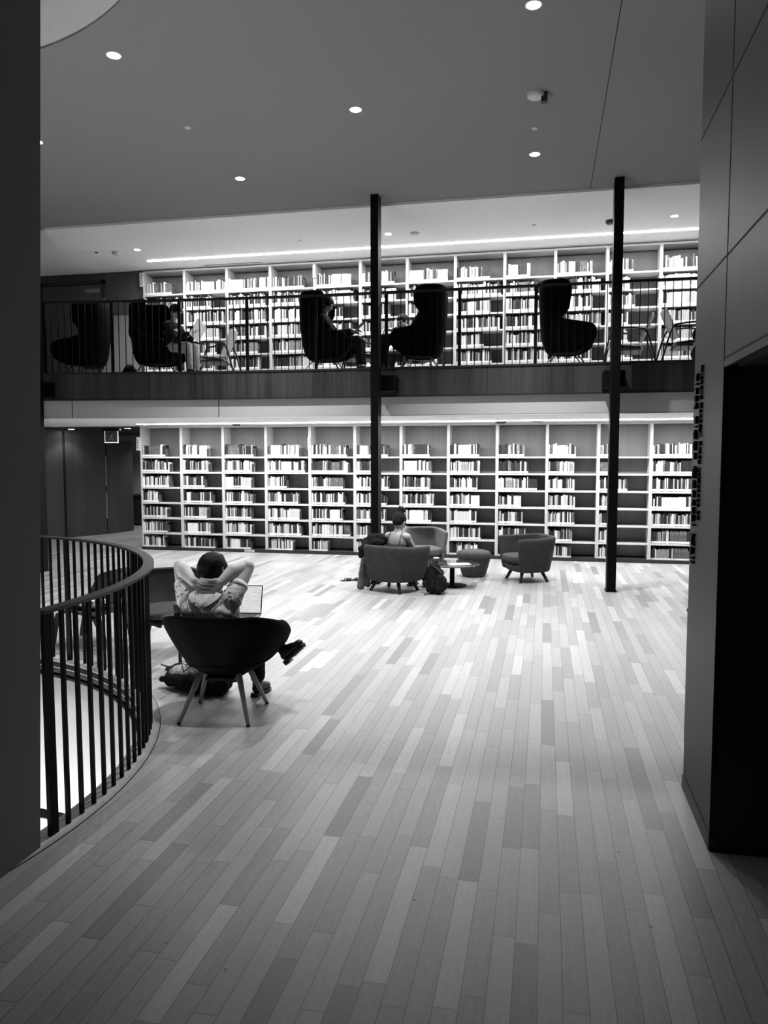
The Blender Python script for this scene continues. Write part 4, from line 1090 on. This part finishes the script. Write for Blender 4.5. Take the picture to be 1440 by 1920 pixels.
wing((2.35, 11.0, ZG), math.radians(178), 'black wing chair at the far right of the gallery, mostly hidden by the pier')
def ply_arm(loc, rz, label):
    o = empty('plywood_armchair', loc, rz); tag(o, label, 'armchair', 'bent wood armchairs on the gallery')
    for y in (-.27, .27):
        bent(o, [(.34, 0), (.31, .2), (.26, .42), (.20, .56), (.10, .60), (-.10, .585), (-.24, .56), (-.30, .46), (-.36, .2), (-.42, 0)], .045, y, 'leg_dark', 'side_frame', .022)
    def S(u, v): return (.28-.5*v, .24*u, .36-.06*v+.015*u*u)
    shell('seat', S, 10, 8, .02, 'ply_light', o, 1, 1)
    shell('backrest', lambda u, v: (-.20-.18*v+.03*u*u, .235*u, .38+.42*v), 10, 8, .018, 'ply_light', o, 1, 1)
    m = MB(); m.box(-.2, .22, -.27, .27, .27, .295); m.build('seat_rail', 'leg_dark', o, .003)
    return o
ply_arm((-5.35, 11.75, ZG), math.radians(188), 'pale plywood armchair facing the reader in pale trousers')
ply_arm((-2.86, 11.85, ZG), math.radians(200), 'pale plywood armchair behind the middle column, left of it')
ply_arm((-2.06, 12.22, ZG), math.radians(208), 'pale plywood armchair holding the person whose face shows beside the middle column')
ply_arm((1.15, 11.8, ZG), math.radians(175), 'pale plywood armchair behind the right-hand column')
ply_arm((1.95, 11.5, ZG), math.radians(2), 'dark framed armchair showing only its bent arm near the pier')
# people on the gallery
p = empty('person', (-5.70, 11.02, ZG), math.radians(-8)); tag(p, 'reader in dark top and pale trousers bent over a paper on the gallery', 'person')
sit(p, .38, 'skin_mid', 'jacket_black', 'trousers_light', 'short', -.10, True, ((.16, .16, .24), (.34, .06, .36)), ((.16, -.16, .24), (.34, -.06, .36)), .6, (.36, .10), 0, .009)
p = empty('person', (-3.22, 11.05, ZG), math.radians(2)); tag(p, 'dark silhouetted person leaning forward over a tablet, left of the middle column', 'person')
sit(p, .40, 'skin_mid', 'jacket_black', 'trousers_black', 'long', -.06, True, ((.14, .17, .24), (.40, .07, .30)), ((.14, -.17, .24), (.40, -.07, .30)), .5, (.52, .10), 0, .009)
m = MB(); m.box(-.085, .085, -.06, .06, 0, .008, 0, Matrix.Rotation(-.7, 4, 'Y')); o = m.build('tablet', 'plastic_dark', None, .002); o.location = (-2.72, 11.06, ZG+.66); tag(o, 'dark tablet held up by the silhouetted person left of the middle column', 'tablet')
p = empty('person', (-1.80, 11.0, ZG), math.radians(180)); tag(p, 'dark silhouetted person in the wing chair right of the middle column, arms forward', 'person')
sit(p, .40, 'skin_mid', 'jacket_black', 'trousers_black', 'short', -.05, True, ((.12, .17, .22), (.38, .08, .28)), ((.12, -.17, .22), (.38, -.08, .28)), .35, (.56, .10), 0, .009)
p = empty('person', (-2.12, 12.2, ZG), math.radians(208)); tag(p, 'person whose bowed face shows just right of the middle column on the gallery', 'person')
sit(p, .30, 'skin_mid', 'jacket_black', 'trousers_black', 'short', -.22, True, nod=.5, turn=.5, foot=(.40, .10), vox=.009)
m = MB(); m.box(-.11, .11, -.002, .002, -.15, .15, 0, Matrix.Rotation(.25, 4, 'Y')); o = m.build('newspaper', 'paper'); o.location = (-5.26, 10.98, ZG+.68); o.rotation_euler = (.1, .3, 1.2); tag(o, 'sheet of newspaper held by the reader in pale trousers', 'paper')
# bags on the gallery floor
b3 = empty('handbag', (-6.45, 11.0, ZG)); tag(b3, 'small black rounded bag on the gallery floor left of the second wing chair', 'bag')
blob('body', [((-.05, 0, .07), (.06, 0, .07), .07, .07)], [((0, 0, .1), (.10, .07, .09))], 'bag_black', b3, .009, 2, (.01, .05))
m = MB(); m.path([(-.05, 0, .17), (-.03, 0, .2), (.03, 0, .2), (.05, 0, .17)], .006, 6); m.build('handle', 'plastic_dark', b3)
b4 = empty('rucksack', (2.02, 11.05, ZG+.0)); tag(b4, 'dark bag with pale stripes at the right end of the gallery', 'bag')
blob('body', [((.0, 0, .12), (.05, 0, .42), .11, .10), ((.05, 0, .15), (.12, 0, .5), .12, .1)], [], 'bag_black', b4, .009, 2, (.02, .05))
m = MB()
for k in range(3): m.path([(-.12+.03*k, -.07, .16+.05*k), (-.07+.03*k, -.115, .28+.05*k), (.02+.03*k, -.11, .36+.05*k)], .006, 6)
m.build('stripe', 'bag_canvas', b4)
# ------------------------------------------------------------------ camera
cam = bpy.data.cameras.new('camera'); co = bpy.data.objects.new('camera', cam); C.objects.link(co)
cam.sensor_fit = 'VERTICAL'; cam.sensor_height = 36; cam.lens = 36*1420/1920; cam.clip_start = .05
co.location = (0, 0, H); co.rotation_euler = (PI/2-PT, 0, TH)
sc.camera = co
sc.view_settings.view_transform = 'Standard'; sc.view_settings.look = 'None'; sc.view_settings.gamma = 1; sc.view_settings.exposure = 0
try: sc.view_settings.use_curve_mapping = False
except Exception: pass
